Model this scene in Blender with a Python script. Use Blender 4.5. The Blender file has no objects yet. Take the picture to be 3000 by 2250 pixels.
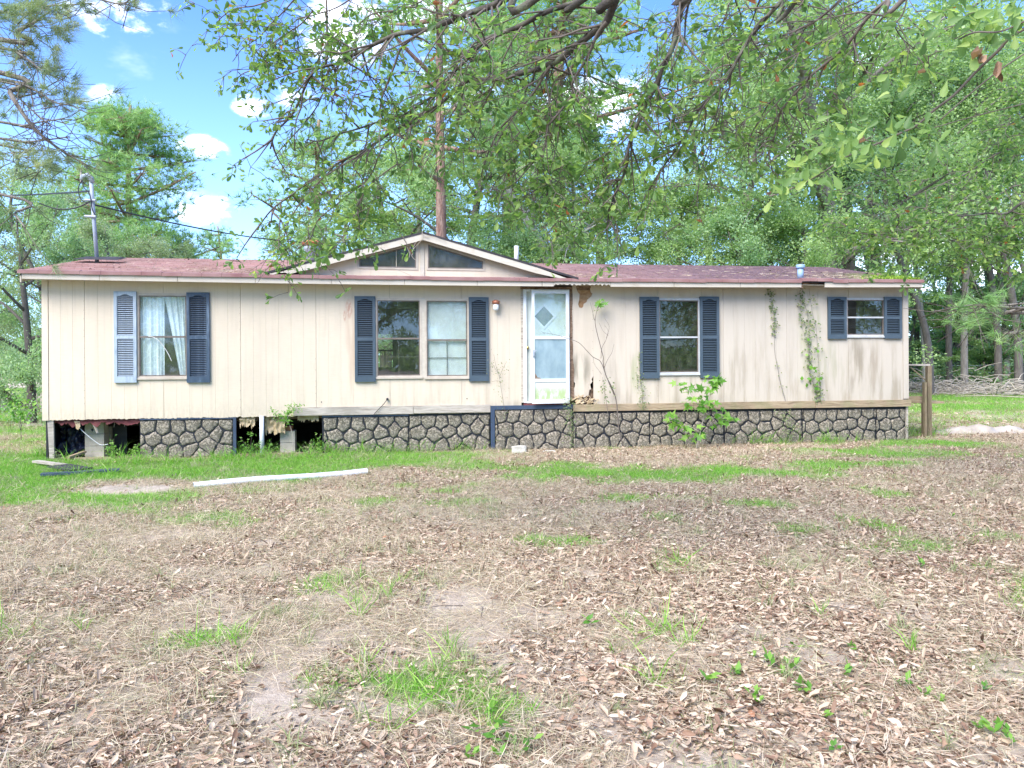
import bpy, math, random
import numpy as np
from mathutils import Vector, Matrix, noise as mnoise
from mathutils.geometry import tessellate_polygon

random.seed(7)
rng = np.random.default_rng(11)
SC = bpy.context.scene
COL = SC.collection
rad = math.radians

# ------------------------------------------------------------------ camera
F, PCX, PCY, ROLL, EYE = 2200.0, 1500.0, 1056.0, 0.006, 1.55
cam_d = bpy.data.cameras.new('camera')
cam = bpy.data.objects.new('camera', cam_d)
COL.objects.link(cam)
cam_d.sensor_width = 36.0
cam_d.lens = 36.0 * F / 3000.0
cam_d.shift_y = -(1125.0 - PCY) / 3000.0
cam_d.clip_start = 0.05
cam_d.clip_end = 900.0
cam.location = (0, 0, EYE)
cam.rotation_euler = (rad(90), ROLL, 0)
SC.camera = cam

# ------------------------------------------------------------------ light
SUN_EL, SUN_AZ = 46.0, 212.0      # azimuth clockwise from +Y: behind the camera on the left
sun_d = bpy.data.lights.new('sun', 'SUN')
sun_d.energy = 2.4
sun_d.angle = rad(45)
sun_d.color = (1.0, 0.95, 0.86)
sun = bpy.data.objects.new('sun', sun_d)
COL.objects.link(sun)
sdir = Vector((math.sin(rad(SUN_AZ)) * math.cos(rad(SUN_EL)), math.cos(rad(SUN_AZ)) * math.cos(rad(SUN_EL)), math.sin(rad(SUN_EL))))
sun.rotation_euler = sdir.to_track_quat('Z', 'Y').to_euler()
SC.view_settings.view_transform = 'Standard'
SC.view_settings.look = 'None'
SC.view_settings.gamma = 1.0
SC.view_settings.use_curve_mapping = False
SC.view_settings.exposure = 1.9
SC.cycles.max_bounces = 6
SC.cycles.diffuse_bounces = 3
SC.cycles.transmission_bounces = 4
SC.cycles.transparent_max_bounces = 8
SC.cycles.use_denoising = True

# ------------------------------------------------------------------ pixel helpers (photo pixels, 3000 x 2250)
CR, SR = math.cos(ROLL), math.sin(ROLL)
def ray(px, py):
    xc = (px - PCX) / F; yc = (PCY - py) / F
    return Vector((xc * CR + yc * SR, 1.0, -xc * SR + yc * CR))
def at(px, py, depth):
    r = ray(px, py)
    return Vector((r.x * depth, depth, EYE + r.z * depth))
def ground_at(px, py):
    r = ray(px, py)
    d = -EYE / r.z
    return Vector((r.x * d, d, 0))
Y0 = F / 170.0
TH = math.atan(6.7e-5 * F)
CT, ST = math.cos(TH), math.sin(TH)
def W(px, py, off=0.0):
    """photo pixel -> (u, z) on the plane `off` metres behind the front wall, in house coordinates"""
    r = ray(px, py)
    # local y of a point p: dot(p-(0,Y0), (-ST, CT))
    n = -ST * r.x + CT * r.y
    t = (off + CT * Y0) / n
    u = CT * r.x * t + ST * (r.y * t - Y0)
    return u, EYE + r.z * t
def R(x0, y0, x1, y1, off=0.0):
    xm, ym = (x0 + x1) / 2, (y0 + y1) / 2
    return W(x0, ym, off)[0], W(x1, ym, off)[0], W(xm, y1, off)[1], W(xm, y0, off)[1]
def house_to_world(u, y, z):
    return Vector((u * CT - y * ST, Y0 + u * ST + y * CT, z))

# ------------------------------------------------------------------ node helpers
class NT:
    def __init__(s, tree): s.t = tree; s.n = tree.nodes; s.l = tree.links
    def __call__(s, typ, ins=None, **kw):
        nd = s.n.new(typ)
        for k, v in kw.items(): setattr(nd, k, v)
        for k, v in (ins or {}).items():
            if isinstance(v, bpy.types.NodeSocket): s.l.new(v, nd.inputs[k])
            else: nd.inputs[k].default_value = v
        return nd
    def math(s, op, a, b=0.0, c=None, clamp=False):
        ins = {0: a, 1: b}
        if c is not None: ins[2] = c
        nd = s('ShaderNodeMath', ins, operation=op); nd.use_clamp = clamp
        return nd.outputs[0]
    def noise(s, vec, scale, detail=4.0, rough=0.55):
        return s('ShaderNodeTexNoise', {'Vector': vec, 'Scale': scale, 'Detail': detail, 'Roughness': rough}).outputs[0]
    def mapping(s, vec, sc=(1, 1, 1), loc=(0, 0, 0)):
        return s('ShaderNodeMapping', {'Vector': vec, 'Scale': sc, 'Location': loc}).outputs[0]
    def ramp(s, fac, stops, interp='LINEAR'):
        nd = s('ShaderNodeValToRGB', {'Fac': fac}); cr = nd.color_ramp; cr.interpolation = interp
        while len(cr.elements) < len(stops): cr.elements.new(0.5)
        for e, (p, c) in zip(cr.elements, stops):
            e.position = p; e.color = (c, c, c, 1) if isinstance(c, (int, float)) else (*c, 1)
        return nd.outputs[0]
    def rng(s, v, a, b, c=0.0, d=1.0):
        return s('ShaderNodeMapRange', {0: v, 1: a, 2: b, 3: c, 4: d}, interpolation_type='SMOOTHSTEP').outputs[0]
    def mix(s, f, a, b, bt='MIX'):
        nd = s('ShaderNodeMix', data_type='RGBA', blend_type=bt)
        for i, v in ((0, f), (6, a), (7, b)):
            if isinstance(v, bpy.types.NodeSocket): s.l.new(v, nd.inputs[i])
            else: nd.inputs[i].default_value = v if i == 0 else (*v, 1)
        return nd.outputs[2]

# ------------------------------------------------------------------ world sky with clouds
world = bpy.data.worlds.new('World'); SC.world = world; world.use_nodes = True
w = NT(world.node_tree); w.n.clear()
sky = w('ShaderNodeTexSky', sky_type='NISHITA', sun_disc=False, sun_elevation=rad(SUN_EL), sun_rotation=rad(SUN_AZ),
        air_density=1.0, dust_density=0.3, ozone_density=2.5, altitude=50)
tc = w('ShaderNodeTexCoord').outputs['Generated']
sep = w('ShaderNodeSeparateXYZ', {0: tc})
zz = w.math('MAXIMUM', sep.outputs[2], 0.0)
den = w.math('ADD', zz, 0.22)
pl = w('ShaderNodeCombineXYZ', {0: w.math('DIVIDE', sep.outputs[0], den), 1: w.math('DIVIDE', sep.outputs[1], den), 2: 0.0}).outputs[0]
big = w.noise(pl, 1.7, 6, 0.6)
fine = w.noise(w.mapping(tc, (1, 1, 1.8)), 11.0, 9, 0.6)
field = w.rng(big, 0.60, 0.78, 0.0, 1.0)
# clouds seen in the photograph, each a soft patch broken up by noise
acc = None
for (px, py, rr, k) in ((605, 618, .042, 1.0), (310, 0, .075, .95), (310, 290, .035, .5), (590, 440, .036, .8), (450, 380, .022, .35),
                        (745, 310, .030, .8), (860, 285, .040, .6), (1120, 70, .12, 1.0), (1740, 300, .085, 1.0), (1330, 260, .08, .7),
                        (2500, 300, .22, .45), (2850, 780, .24, 1.0), (2250, 700, .10, .5)):
    d = ray(px, py).normalized()
    dv = w('ShaderNodeVectorMath', {0: tc, 1: tuple(d)}, operation='SUBTRACT').outputs[0]
    dv = w.mapping(dv, (0.72, 1, 1.35))
    ln = w('ShaderNodeVectorMath', {0: dv}, operation='LENGTH').outputs['Value']
    g = w.rng(ln, rr * .95, 0.0, 0.0, k)
    acc = g if acc is None else w.math('MAXIMUM', acc, g)
fine2 = w.noise(w.mapping(tc, (1, 1, 1.8)), 40.0, 8, 0.6)
mixn = w.math('ADD', w.math('MULTIPLY', w.math('SUBTRACT', fine, 0.5), 3.6), w.math('MULTIPLY', w.math('SUBTRACT', fine2, 0.5), 3.4))
shaped = w.math('MULTIPLY', w.math('ADD', w.math('MULTIPLY', acc, 1.0), mixn), w.rng(acc, 0.0, 0.30))
spots = w.rng(shaped, 0.12, 1.9, 0.0, 1.0)
front = w.rng(sep.outputs[1], 0.1, 0.5, 1.0, 0.25)
cl = w.math('MAXIMUM', spots, w.math('MULTIPLY', field, front), clamp=True)
skyc = w.mix(1.0, sky.outputs[0], (0.54, 0.755, 1.17), 'MULTIPLY')
hz = w.rng(zz, 0.45, 0.0, 0.0, 0.30)
skyc = w.mix(hz, skyc, (4.3, 6.3, 9.5))
cloudc = w.mix(w.rng(fine, .3, .7), (9.3, 9.6, 10.2), (11.5, 11.5, 11.6))
out = w.mix(cl, skyc, cloudc)
bg = w('ShaderNodeBackground', {0: out, 1: 0.1})
w('ShaderNodeOutputWorld', {0: bg.outputs[0]})

# ------------------------------------------------------------------ materials
MATS = {}
def newmat(name):
    m = bpy.data.materials.new(name); m.use_nodes = True; MATS[name] = m
    t = NT(m.node_tree); t.n.clear()
    p = t('ShaderNodeBsdfPrincipled'); o = t('ShaderNodeOutputMaterial', {0: p.outputs[0]})
    t.p = p; t.o = o
    t.oc = t('ShaderNodeTexCoord').outputs['Object']
    return m, t
def setp(t, col=None, rough=None, metal=None, bump=None, bstr=0.3, bdist=0.01, spec=None):
    if col is not None:
        if isinstance(col, bpy.types.NodeSocket): t.l.new(col, t.p.inputs['Base Color'])
        else: t.p.inputs['Base Color'].default_value = (*col, 1)
    if rough is not None:
        if isinstance(rough, bpy.types.NodeSocket): t.l.new(rough, t.p.inputs['Roughness'])
        else: t.p.inputs['Roughness'].default_value = rough
    if metal is not None: t.p.inputs['Metallic'].default_value = metal
    if spec is not None: t.p.inputs['Specular IOR Level'].default_value = spec
    if bump is not None:
        b = t('ShaderNodeBump', {'Height': bump, 'Strength': bstr, 'Distance': bdist})
        t.l.new(b.outputs[0], t.p.inputs['Normal'])
def pm(name, c1, c2, scale=8.0, rough=0.7, stretch=(1, 1, 1), bstr=0.3, bdist=0.004, bscale=None, detail=6, lo=.35, hi=.65, metal=None, spec=None):
    m, t = newmat(name)
    v = t.mapping(t.oc, stretch)
    n = t.noise(v, scale, detail, .6)
    n2 = t.noise(v, bscale or scale * 4, 6, .6)
    col = t.ramp(n, [(lo, c1), (hi, c2)])
    col = t.mix(t.rng(n2, .35, .7, 0, .35), col, tuple(x * .72 for x in c1))
    setp(t, col, rough, metal, n2, bstr, bdist, spec)
    return m

# siding: cream paint, horizontal embossed grain, grey-brown weather streaks growing to the right
m, t = newmat('siding')
s3 = t('ShaderNodeSeparateXYZ', {0: t.oc})
grain = t.noise(t.mapping(t.oc, (2.5, 1, 60)), 2.2, 5, .65)
streak = t.noise(t.mapping(t.oc, (4.2, 1, .55)), 1.5, 6, .6)
blot = t.noise(t.mapping(t.oc, (1, 1, 1)), 1.3, 5, .6)
col = t.ramp(grain, [(.3, (.65, .545, .405)), (.7, (.72, .61, .47))])
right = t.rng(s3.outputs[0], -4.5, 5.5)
col = t.mix(t.math('MULTIPLY', right, .85), col, (.465, .42, .355))  # greyer right end: weathered paint plus the oak's shade put into the colour
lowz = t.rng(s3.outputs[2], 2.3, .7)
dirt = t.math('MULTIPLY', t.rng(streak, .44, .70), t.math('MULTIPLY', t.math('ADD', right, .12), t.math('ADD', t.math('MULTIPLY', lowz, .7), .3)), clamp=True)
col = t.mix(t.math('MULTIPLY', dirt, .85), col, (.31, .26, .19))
def blobmask(t, s3, u, z, ru, rz, str_noise, k):
    a = t.math('DIVIDE', t.math('SUBTRACT', s3.outputs[0], u), ru)
    b = t.math('DIVIDE', t.math('SUBTRACT', s3.outputs[2], z), rz)
    d = t.math('ADD', t.math('MULTIPLY', a, a), t.math('MULTIPLY', b, b))
    return t.math('MULTIPLY', t.rng(d, 1.0, 0.1), t.rng(str_noise, .38, .62, 0, k), clamp=True)
fineN = t.noise(t.mapping(t.oc, (20, 1, 6)), 1.5, 6, .65)
for (px, py, ru, rz, k, c) in ((2510, 1080, .22, .75, 1.0, (.25, .215, .16)), (2560, 1090, .14, .55, .8, (.30, .25, .19)), (2430, 1060, .45, .5, .6, (.36, .35, .25)), (2380, 1000, .35, .9, .55, (.36, .38, .24)),
                               (2150, 1090, .5, .5, .4, (.36, .31, .24)), (1700, 1080, .22, .35, .9, (.22, .20, .15)), (1870, 1100, .18, .5, .6, (.3, .36, .17)),
                               (1600, 1185, 1.2, .12, .5, (.3, .26, .2))):
    u, z = W(px, py)
    col = t.mix(blobmask(t, s3, u, z, ru, rz, streak, k), col, c)
for (px, py, ru, rz) in ((1022, 905, .075, .2), (1010, 925, .03, .12)):
    u, z = W(px, py)
    col = t.mix(blobmask(t, s3, u, z, ru, rz, fineN, .9), col, (.45, .17, .12))
u, z = W(1030, 1020); col = t.mix(blobmask(t, s3, u, z, .13, 1.1, streak, .45), col, (.50, .33, .23))
col = t.mix(t.rng(blot, .42, .75, 0, .25), col, (.50, .42, .33))
oir = t('ShaderNodeObjectInfo').outputs['Random']
col = t.mix(t.math('MULTIPLY', oir, .12), col, (.50, .43, .35))
drip = t.noise(t.mapping(t.oc, (9, 1, .35)), 1.8, 5, .6)
col = t.mix(t.math('MULTIPLY', t.rng(drip, .5, .72), .16), col, (.38, .31, .23))
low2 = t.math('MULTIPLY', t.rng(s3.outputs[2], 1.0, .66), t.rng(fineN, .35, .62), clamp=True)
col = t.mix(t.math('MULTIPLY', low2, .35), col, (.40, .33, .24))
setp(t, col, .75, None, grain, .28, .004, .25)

# board trim
def trim_mat(name, c, c2):
    m, t = newmat(name)
    n = t.noise(t.mapping(t.oc, (1.2, 4, 22)), 1.5, 5, .6)
    n2 = t.noise(t.oc, 2.6, 6, .65)
    col = t.ramp(n, [(.35, c), (.65, tuple(x * .9 for x in c))])
    col = t.mix(t.rng(n2, .5, .72, 0, .8), col, c2)
    setp(t, col, .7, None, n, .25, .004, .3); return m
trim_mat('trim', (.54, .485, .40), (.42, .36, .27))
trim_mat('trim_white', (.76, .75, .72), (.55, .54, .48))
# weathered wood
def wood_mat(name, c1, c2, c3, st=(1.0, 14, 14), green=0):
    m, t = newmat(name)
    warp = t.noise(t.oc, 1.7, 3, .5)
    v = t('ShaderNodeVectorMath', {0: t.mapping(t.oc, st), 1: t('ShaderNodeCombineXYZ', {0: 0.0, 1: 0.0, 2: t.math('MULTIPLY', warp, 2.2)}).outputs[0]}, operation='ADD').outputs[0]
    n = t.noise(v, 2.6, 7, .7)
    n2 = t.noise(t.mapping(t.oc, (1, 1, 1)), 2.0, 5, .6)
    col = t.ramp(n, [(.3, c3), (.48, c1), (.68, c2)])
    col = t.mix(t.rng(n2, .48, .7, 0, .55), col, tuple(x * .6 for x in c1))
    if green: col = t.mix(t.rng(t.noise(t.oc, 3.1, 5, .6), .45, .65, 0, green), col, (.17, .20, .08))
    setp(t, col, .85, None, n, .5, .006, .2); return m
wood_mat('grey_wood', (.42, .37, .31), (.56, .50, .43), (.20, .17, .14))
wood_mat('brown_wood', (.33, .25, .16), (.44, .35, .24), (.14, .10, .07), green=.35)
wood_mat('post_wood', (.20, .155, .10), (.30, .24, .16), (.08, .06, .04), (14, 14, 1), green=.4)
wood_mat('rotten_wood', (.20, .13, .085), (.36, .25, .17), (.05, .03, .02), (4, 4, 8))
wood_mat('sheathing', (.38, .22, .11), (.50, .33, .19), (.20, .10, .05), (3, 3, 5))

# shingles
m, t = newmat('shingles')
s3 = t('ShaderNodeSeparateXYZ', {0: t.oc})
tabs = t('ShaderNodeTexBrick', {'Vector': t.mapping(t.oc, (1, 1, 1)), 'Color1': (.27, .155, .135, 1), 'Color2': (.36, .235, .205, 1), 'Mortar': (.10, .05, .05, 1), 'Scale': 1.0,
                                'Mortar Size': .006, 'Bias': 0.0, 'Brick Width': .3, 'Row Height': .14})
n = t.noise(t.mapping(t.oc, (1, 1.0, 1)), 1.1, 6, .65)
n2 = t.noise(t.mapping(t.oc, (4, 20, 1)), 3.0, 6, .7)
col = t.mix(t.rng(n, .4, .68, 0, .6), tabs.outputs[0], (.42, .25, .235))
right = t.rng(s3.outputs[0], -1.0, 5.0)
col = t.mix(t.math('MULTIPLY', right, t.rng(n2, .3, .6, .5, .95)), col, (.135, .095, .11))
col = t.mix(t.rng(t.noise(t.mapping(t.oc, (3, 9, 1)), 4.0, 5, .7), .58, .72, 0, .55), col, (.50, .38, .33))
mm = t.math('MULTIPLY', t.rng(s3.outputs[0], 6.0, 7.3), t.math('MULTIPLY', t.rng(s3.outputs[1], 1.5, .0), t.rng(n2, .35, .55)), clamp=True)
col = t.mix(mm, col, (.17, .26, .02))
setp(t, col, .95, None, n2, .6, .01, .15)
pm('shingle_edge', (.22, .105, .10), (.31, .19, .175), 3, .95, (1, 1, 1), .4)
pm('tar_black', (.02, .018, .02), (.05, .045, .05), 6, .85)
pm('shutter_blue', (.056, .084, .110), (.070, .100, .128), 4, .55, (1, 1, 1), .1, spec=.35)
m, t = newmat('shutter_faded_glare')  # weathered pale blue, with the glare on it put into the colour
n = t.noise(t.mapping(t.oc, (5, 5, 1.5)), 2.0, 6, .6)
col = t.ramp(n, [(.32, (.25, .32, .39)), (.5, (.40, .47, .53)), (.66, (.29, .355, .42))])
setp(t, col, .5, None, n, .1, .002)
m, t = newmat('shutter_worn')
n = t.noise(t.mapping(t.oc, (5, 5, 1.0)), 2.6, 6, .65)
col = t.ramp(n, [(.35, (.030, .055, .09)), (.52, (.045, .075, .115)), (.7, (.13, .18, .24))])
setp(t, col, .5, None, n, .1, .002)
pm('alu_brown', (.13, .10, .08), (.20, .165, .135), 8, .5, metal=.0)
pm('alu_tan', (.46, .39, .31), (.56, .49, .40), 8, .6)
pm('alu_white', (.70, .72, .72), (.78, .79, .78), 5, .45)
pm('alu_grey', (.44, .45, .45), (.56, .57, .57), 6, .5)
pm('dark_gap', (.012, .011, .011), (.02, .018, .018), 6, .9)
pm('interior', (.16, .145, .125), (.20, .185, .16), 2, .9)
pm('interior_floor', (.06, .045, .035), (.09, .07, .05), 2, .9)
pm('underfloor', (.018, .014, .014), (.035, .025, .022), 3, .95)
pm('brass', (.55, .38, .14), (.62, .45, .2), 8, .35, metal=.9)
pm('copper', (.30, .11, .06), (.38, .16, .09), 8, .5, metal=.3)
pm('pvc', (.76, .78, .80), (.62, .64, .64), 2.2, .45)
pm('pvc_blue', (.22, .34, .50), (.30, .42, .56), 5, .5)
pm('galv', (.27, .31, .36), (.36, .40, .45), 6, .45)
pm('rust_orange', (.50, .13, .05), (.60, .22, .10), 8, .7)
pm('wire_black', (.02, .022, .028), (.035, .035, .04), 8, .6)
pm('block', (.40, .36, .29), (.50, .46, .37), 10, .95, bstr=.6, bdist=.004, bscale=60)
pm('brick_red', (.32, .14, .08), (.40, .2, .12), 10, .95, bstr=.5)
pm('concrete', (.42, .40, .34), (.56, .54, .47), 5, .95, bstr=.7, bdist=.01, bscale=30)
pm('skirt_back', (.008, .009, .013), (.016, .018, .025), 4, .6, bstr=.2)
pm('skirt_blue', (.030, .052, .095), (.050, .075, .125), 4, .6, bstr=.2)
pm('tarp', (.34, .29, .235), (.47, .41, .34), 4, .7, bstr=.5, bdist=.02)
pm('insulation', (.50, .36, .20), (.62, .50, .34), 9, .95, bstr=.8, bdist=.01)
pm('torn_red', (.13, .03, .035), (.22, .07, .065), 9, .9, bstr=.8, bdist=.01)
m, t = newmat('black_sheet')
n = t.noise(t.oc, 5.0, 5, .6)
setp(t, t.ramp(n, [(.4, (.006, .009, .022)), (.7, (.014, .02, .05))]), .28, None, n, 1.0, .06)
m, t = newmat('stone')
oi = t('ShaderNodeObjectInfo').outputs['Random']
vv = t('ShaderNodeVectorMath', {0: t.oc, 1: t('ShaderNodeCombineXYZ', {0: t.math('MULTIPLY', oi, 30.0), 1: 0.0, 2: 0.0}).outputs[0]}, operation='ADD').outputs[0]
n = t.noise(vv, 19.0, 6, .7)
n2 = t.noise(t.oc, 3.0, 4, .6)
rid = t.math('ABSOLUTE', t.math('SUBTRACT', n, .5))
col = t.ramp(rid, [(.0, (.03, .024, .02)), (.03, (.13, .105, .085)), (.075, (.38, .315, .25)), (.25, (.50, .425, .345))])
col = t.mix(t.rng(n2, .42, .66, 0, .4), col, (.22, .20, .18))
s3 = t('ShaderNodeSeparateXYZ', {0: t.oc})
col = t.mix(t.math('MULTIPLY', t.rng(s3.outputs[2], .22, .0), .2), col, (.20, .21, .12))
setp(t, col, .8, None, rid, .9, .02, .25)

# glass
def glass(name, tint, tr, rough=.03):
    m = bpy.data.materials.new(name); m.use_nodes = True; MATS[name] = m
    t = NT(m.node_tree); t.n.clear()
    oc = t('ShaderNodeTexCoord').outputs['Object']
    n = t.noise(t.mapping(oc, (1, 1, 1)), 1.4, 4, .5)
    b = t('ShaderNodeBump', {'Height': n, 'Strength': .05, 'Distance': .01})
    dustn = t.noise(t.mapping(oc, (3, 3, 1.2)), 3.0, 6, .65)
    g = t('ShaderNodeBsdfGlossy', {'Color': (.9, .92, .95, 1), 'Roughness': rough, 'Normal': b.outputs[0]})
    tp = t('ShaderNodeBsdfTransparent', {'Color': (*tint, 1)})
    df = t('ShaderNodeBsdfDiffuse', {'Color': (.42, .42, .36, 1)})
    mx0 = t('ShaderNodeMixShader', {0: t.rng(dustn, .35, .75, tr[0], tr[1]), 1: tp.outputs[0], 2: df.outputs[0]})
    fc = t('ShaderNodeLayerWeight', {0: .5}).outputs['Facing']
    mx = t('ShaderNodeMixShader', {0: t.math('ADD', t.math('MULTIPLY', t.math('POWER', fc, 5.0), .8), .065, clamp=True), 1: mx0.outputs[0], 2: g.outputs[0]})
    t('ShaderNodeOutputMaterial', {0: mx.outputs[0]}); return m
glass('glass', (.80, .83, .83), (.01, .05), .01)
glass('glass_dusty', (.42, .42, .38), (.08, .22), .08)
glass('glass_clear', (.92, .96, .95), (.03, .10), .03)
glass('glass_green_reflection', (.40, .50, .34), (.02, .10), .015)  # green tint puts the reflected foliage into the pane colour
# fabric curtain
m, t = newmat('lace')
n = t.noise(t.oc, 14, 4, .6)
wv = t('ShaderNodeTexVoronoi', {'Vector': t.oc, 'Scale': 9.0}, feature='DISTANCE_TO_EDGE').outputs[0]
setp(t, t.ramp(wv, [(.03, (.88, .90, .92)), (.10, (.74, .77, .81))]), .85, None, n, .2, .004)
pm('blind', (.76, .78, .76), (.84, .85, .82), 3, .6)
pm('door_white', (.64, .68, .62), (.72, .75, .69), 2, .55, bstr=.05)
m, t = newmat('kick_panel')
s3 = t('ShaderNodeSeparateXYZ', {0: t.oc})
n = t.noise(t.mapping(t.oc, (5, 1, 2)), 2.2, 6, .65)
col = t.mix(t.math('MULTIPLY', t.rng(n, .36, .56), t.rng(s3.outputs[2], 1.16, .98), clamp=True), (.68, .71, .65), (.40, .50, .24))
setp(t, col, .55)
m, t = newmat('cloudy_glass')
n = t.noise(t.mapping(t.oc, (2, 1, 1)), 2.0, 6, .65)
setp(t, t.ramp(n, [(.35, (.21, .30, .34)), (.65, (.32, .42, .45))]), .16, None, None, spec=.7)

# vegetation: colour from the per-leaf tint attribute, part of the light goes through the leaf
def leaf_mat(name, stops, trans=.35, rough=.55, tscale=1.4, spec=.3):
    m, t = newmat(name)
    at_ = t('ShaderNodeAttribute', attribute_name='tint').outputs['Fac']
    col = t.ramp(at_, stops)
    setp(t, col, rough, spec=spec)
    if trans:
        tl = t('ShaderNodeBsdfTranslucent')
        c2 = t.mix(1.0, col, (tscale, tscale * 1.1, tscale * .55), 'MULTIPLY')
        t.l.new(c2, tl.inputs[0])
        mx = t('ShaderNodeMixShader', {0: trans, 1: t.p.outputs[0], 2: tl.outputs[0]})
        t.l.new(mx.outputs[0], t.o.inputs[0])
    return m
leaf_mat('leaf_oak', [(0, (.07, .13, .05)), (.4, (.14, .235, .075)), (.75, (.27, .37, .11)), (.97, (.42, .47, .14)), (1, (.30, .10, .04))], .45, .45, 2.0)
leaf_mat('leaf_far', [(0, (.18, .27, .115)), (.5, (.30, .42, .185)), (1, (.48, .58, .30))], .45, .6, 1.5)
leaf_mat('leaf_far_cool', [(0, (.165, .27, .15)), (.5, (.28, .41, .225)), (1, (.45, .56, .33))], .45, .6, 1.45)
leaf_mat('leaf_grey', [(0, (.18, .235, .145)), (.5, (.29, .355, .22)), (1, (.44, .50, .33))], .4, .65, 1.5)
leaf_mat('needle', [(0, (.14, .26, .10)), (.5, (.26, .42, .16)), (1, (.44, .56, .27))], .35, .5, 1.5)
leaf_mat('needle_dull', [(0, (.14, .20, .12)), (.5, (.24, .31, .17)), (1, (.42, .43, .28))], .35, .5, 1.4)
leaf_mat('leaf_bright', [(0, (.07, .19, .03)), (.5, (.14, .31, .045)), (1, (.26, .42, .09))], .4, .45, 1.7)
leaf_mat('leaf_dull', [(0, (.10, .15, .06)), (.6, (.18, .24, .10)), (1, (.30, .30, .15))], .3, .6, 1.2)
leaf_mat('dead_leaf', [(0, (.15, .08, .05)), (.5, (.30, .18, .12)), (1, (.48, .33, .24))], .2, .6, 1.0)
leaf_mat('litter', [(0, (.15, .088, .06)), (.18, (.32, .205, .145)), (.42, (.445, .33, .24)), (.7, (.56, .44, .33)), (.97, (.65, .55, .435)), (1, (.34, .17, .10))], .12, .7, 1.0, .25)
leaf_mat('straw', [(0, (.31, .23, .16)), (.35, (.48, .38, .27)), (.75, (.63, .52, .395)), (1, (.42, .43, .24))], .15, .7, 1.0, .25)
leaf_mat('grass', [(0, (.12, .28, .035)), (.5, (.21, .45, .055)), (.85, (.35, .58, .11)), (1, (.46, .46, .22))], .4, .5, 1.5)
leaf_mat('grass_dull', [(0, (.20, .25, .10)), (.5, (.31, .36, .17)), (1, (.46, .43, .27))], .3, .6, 1.2)
pm('bark', (.17, .145, .12), (.30, .27, .23), 5, .95, (3, 3, .8), .9, .03, 22)
pm('bark_dark', (.10, .085, .075), (.19, .165, .14), 5, .95, (3, 3, .8), .9, .03, 22)
pm('bark_pale', (.30, .28, .24), (.46, .43, .37), 5, .95, (3, 3, .8), .8, .02, 22)
pm('bark_pine', (.20, .10, .07), (.40, .27, .20), 3.2, .95, (3, 3, 1.0), 1.0, .05, 9)
m, t = newmat('bark_lichen')
n = t.noise(t.oc, 7.0, 6, .65); n2 = t.noise(t.mapping(t.oc, (1, 1, 1)), 30.0, 5, .65)
col = t.ramp(n, [(.36, (.045, .038, .033)), (.52, (.09, .078, .062)), (.66, (.20, .23, .15))])
setp(t, col, .95, None, n2, .9, .01)
pm('twig', (.10, .08, .065), (.18, .15, .125), 9, .9)
pm('twig_pale', (.34, .29, .23), (.48, .42, .35), 9, .9)
pm('moss', (.14, .24, .015), (.26, .38, .04), 9, .95)

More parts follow.
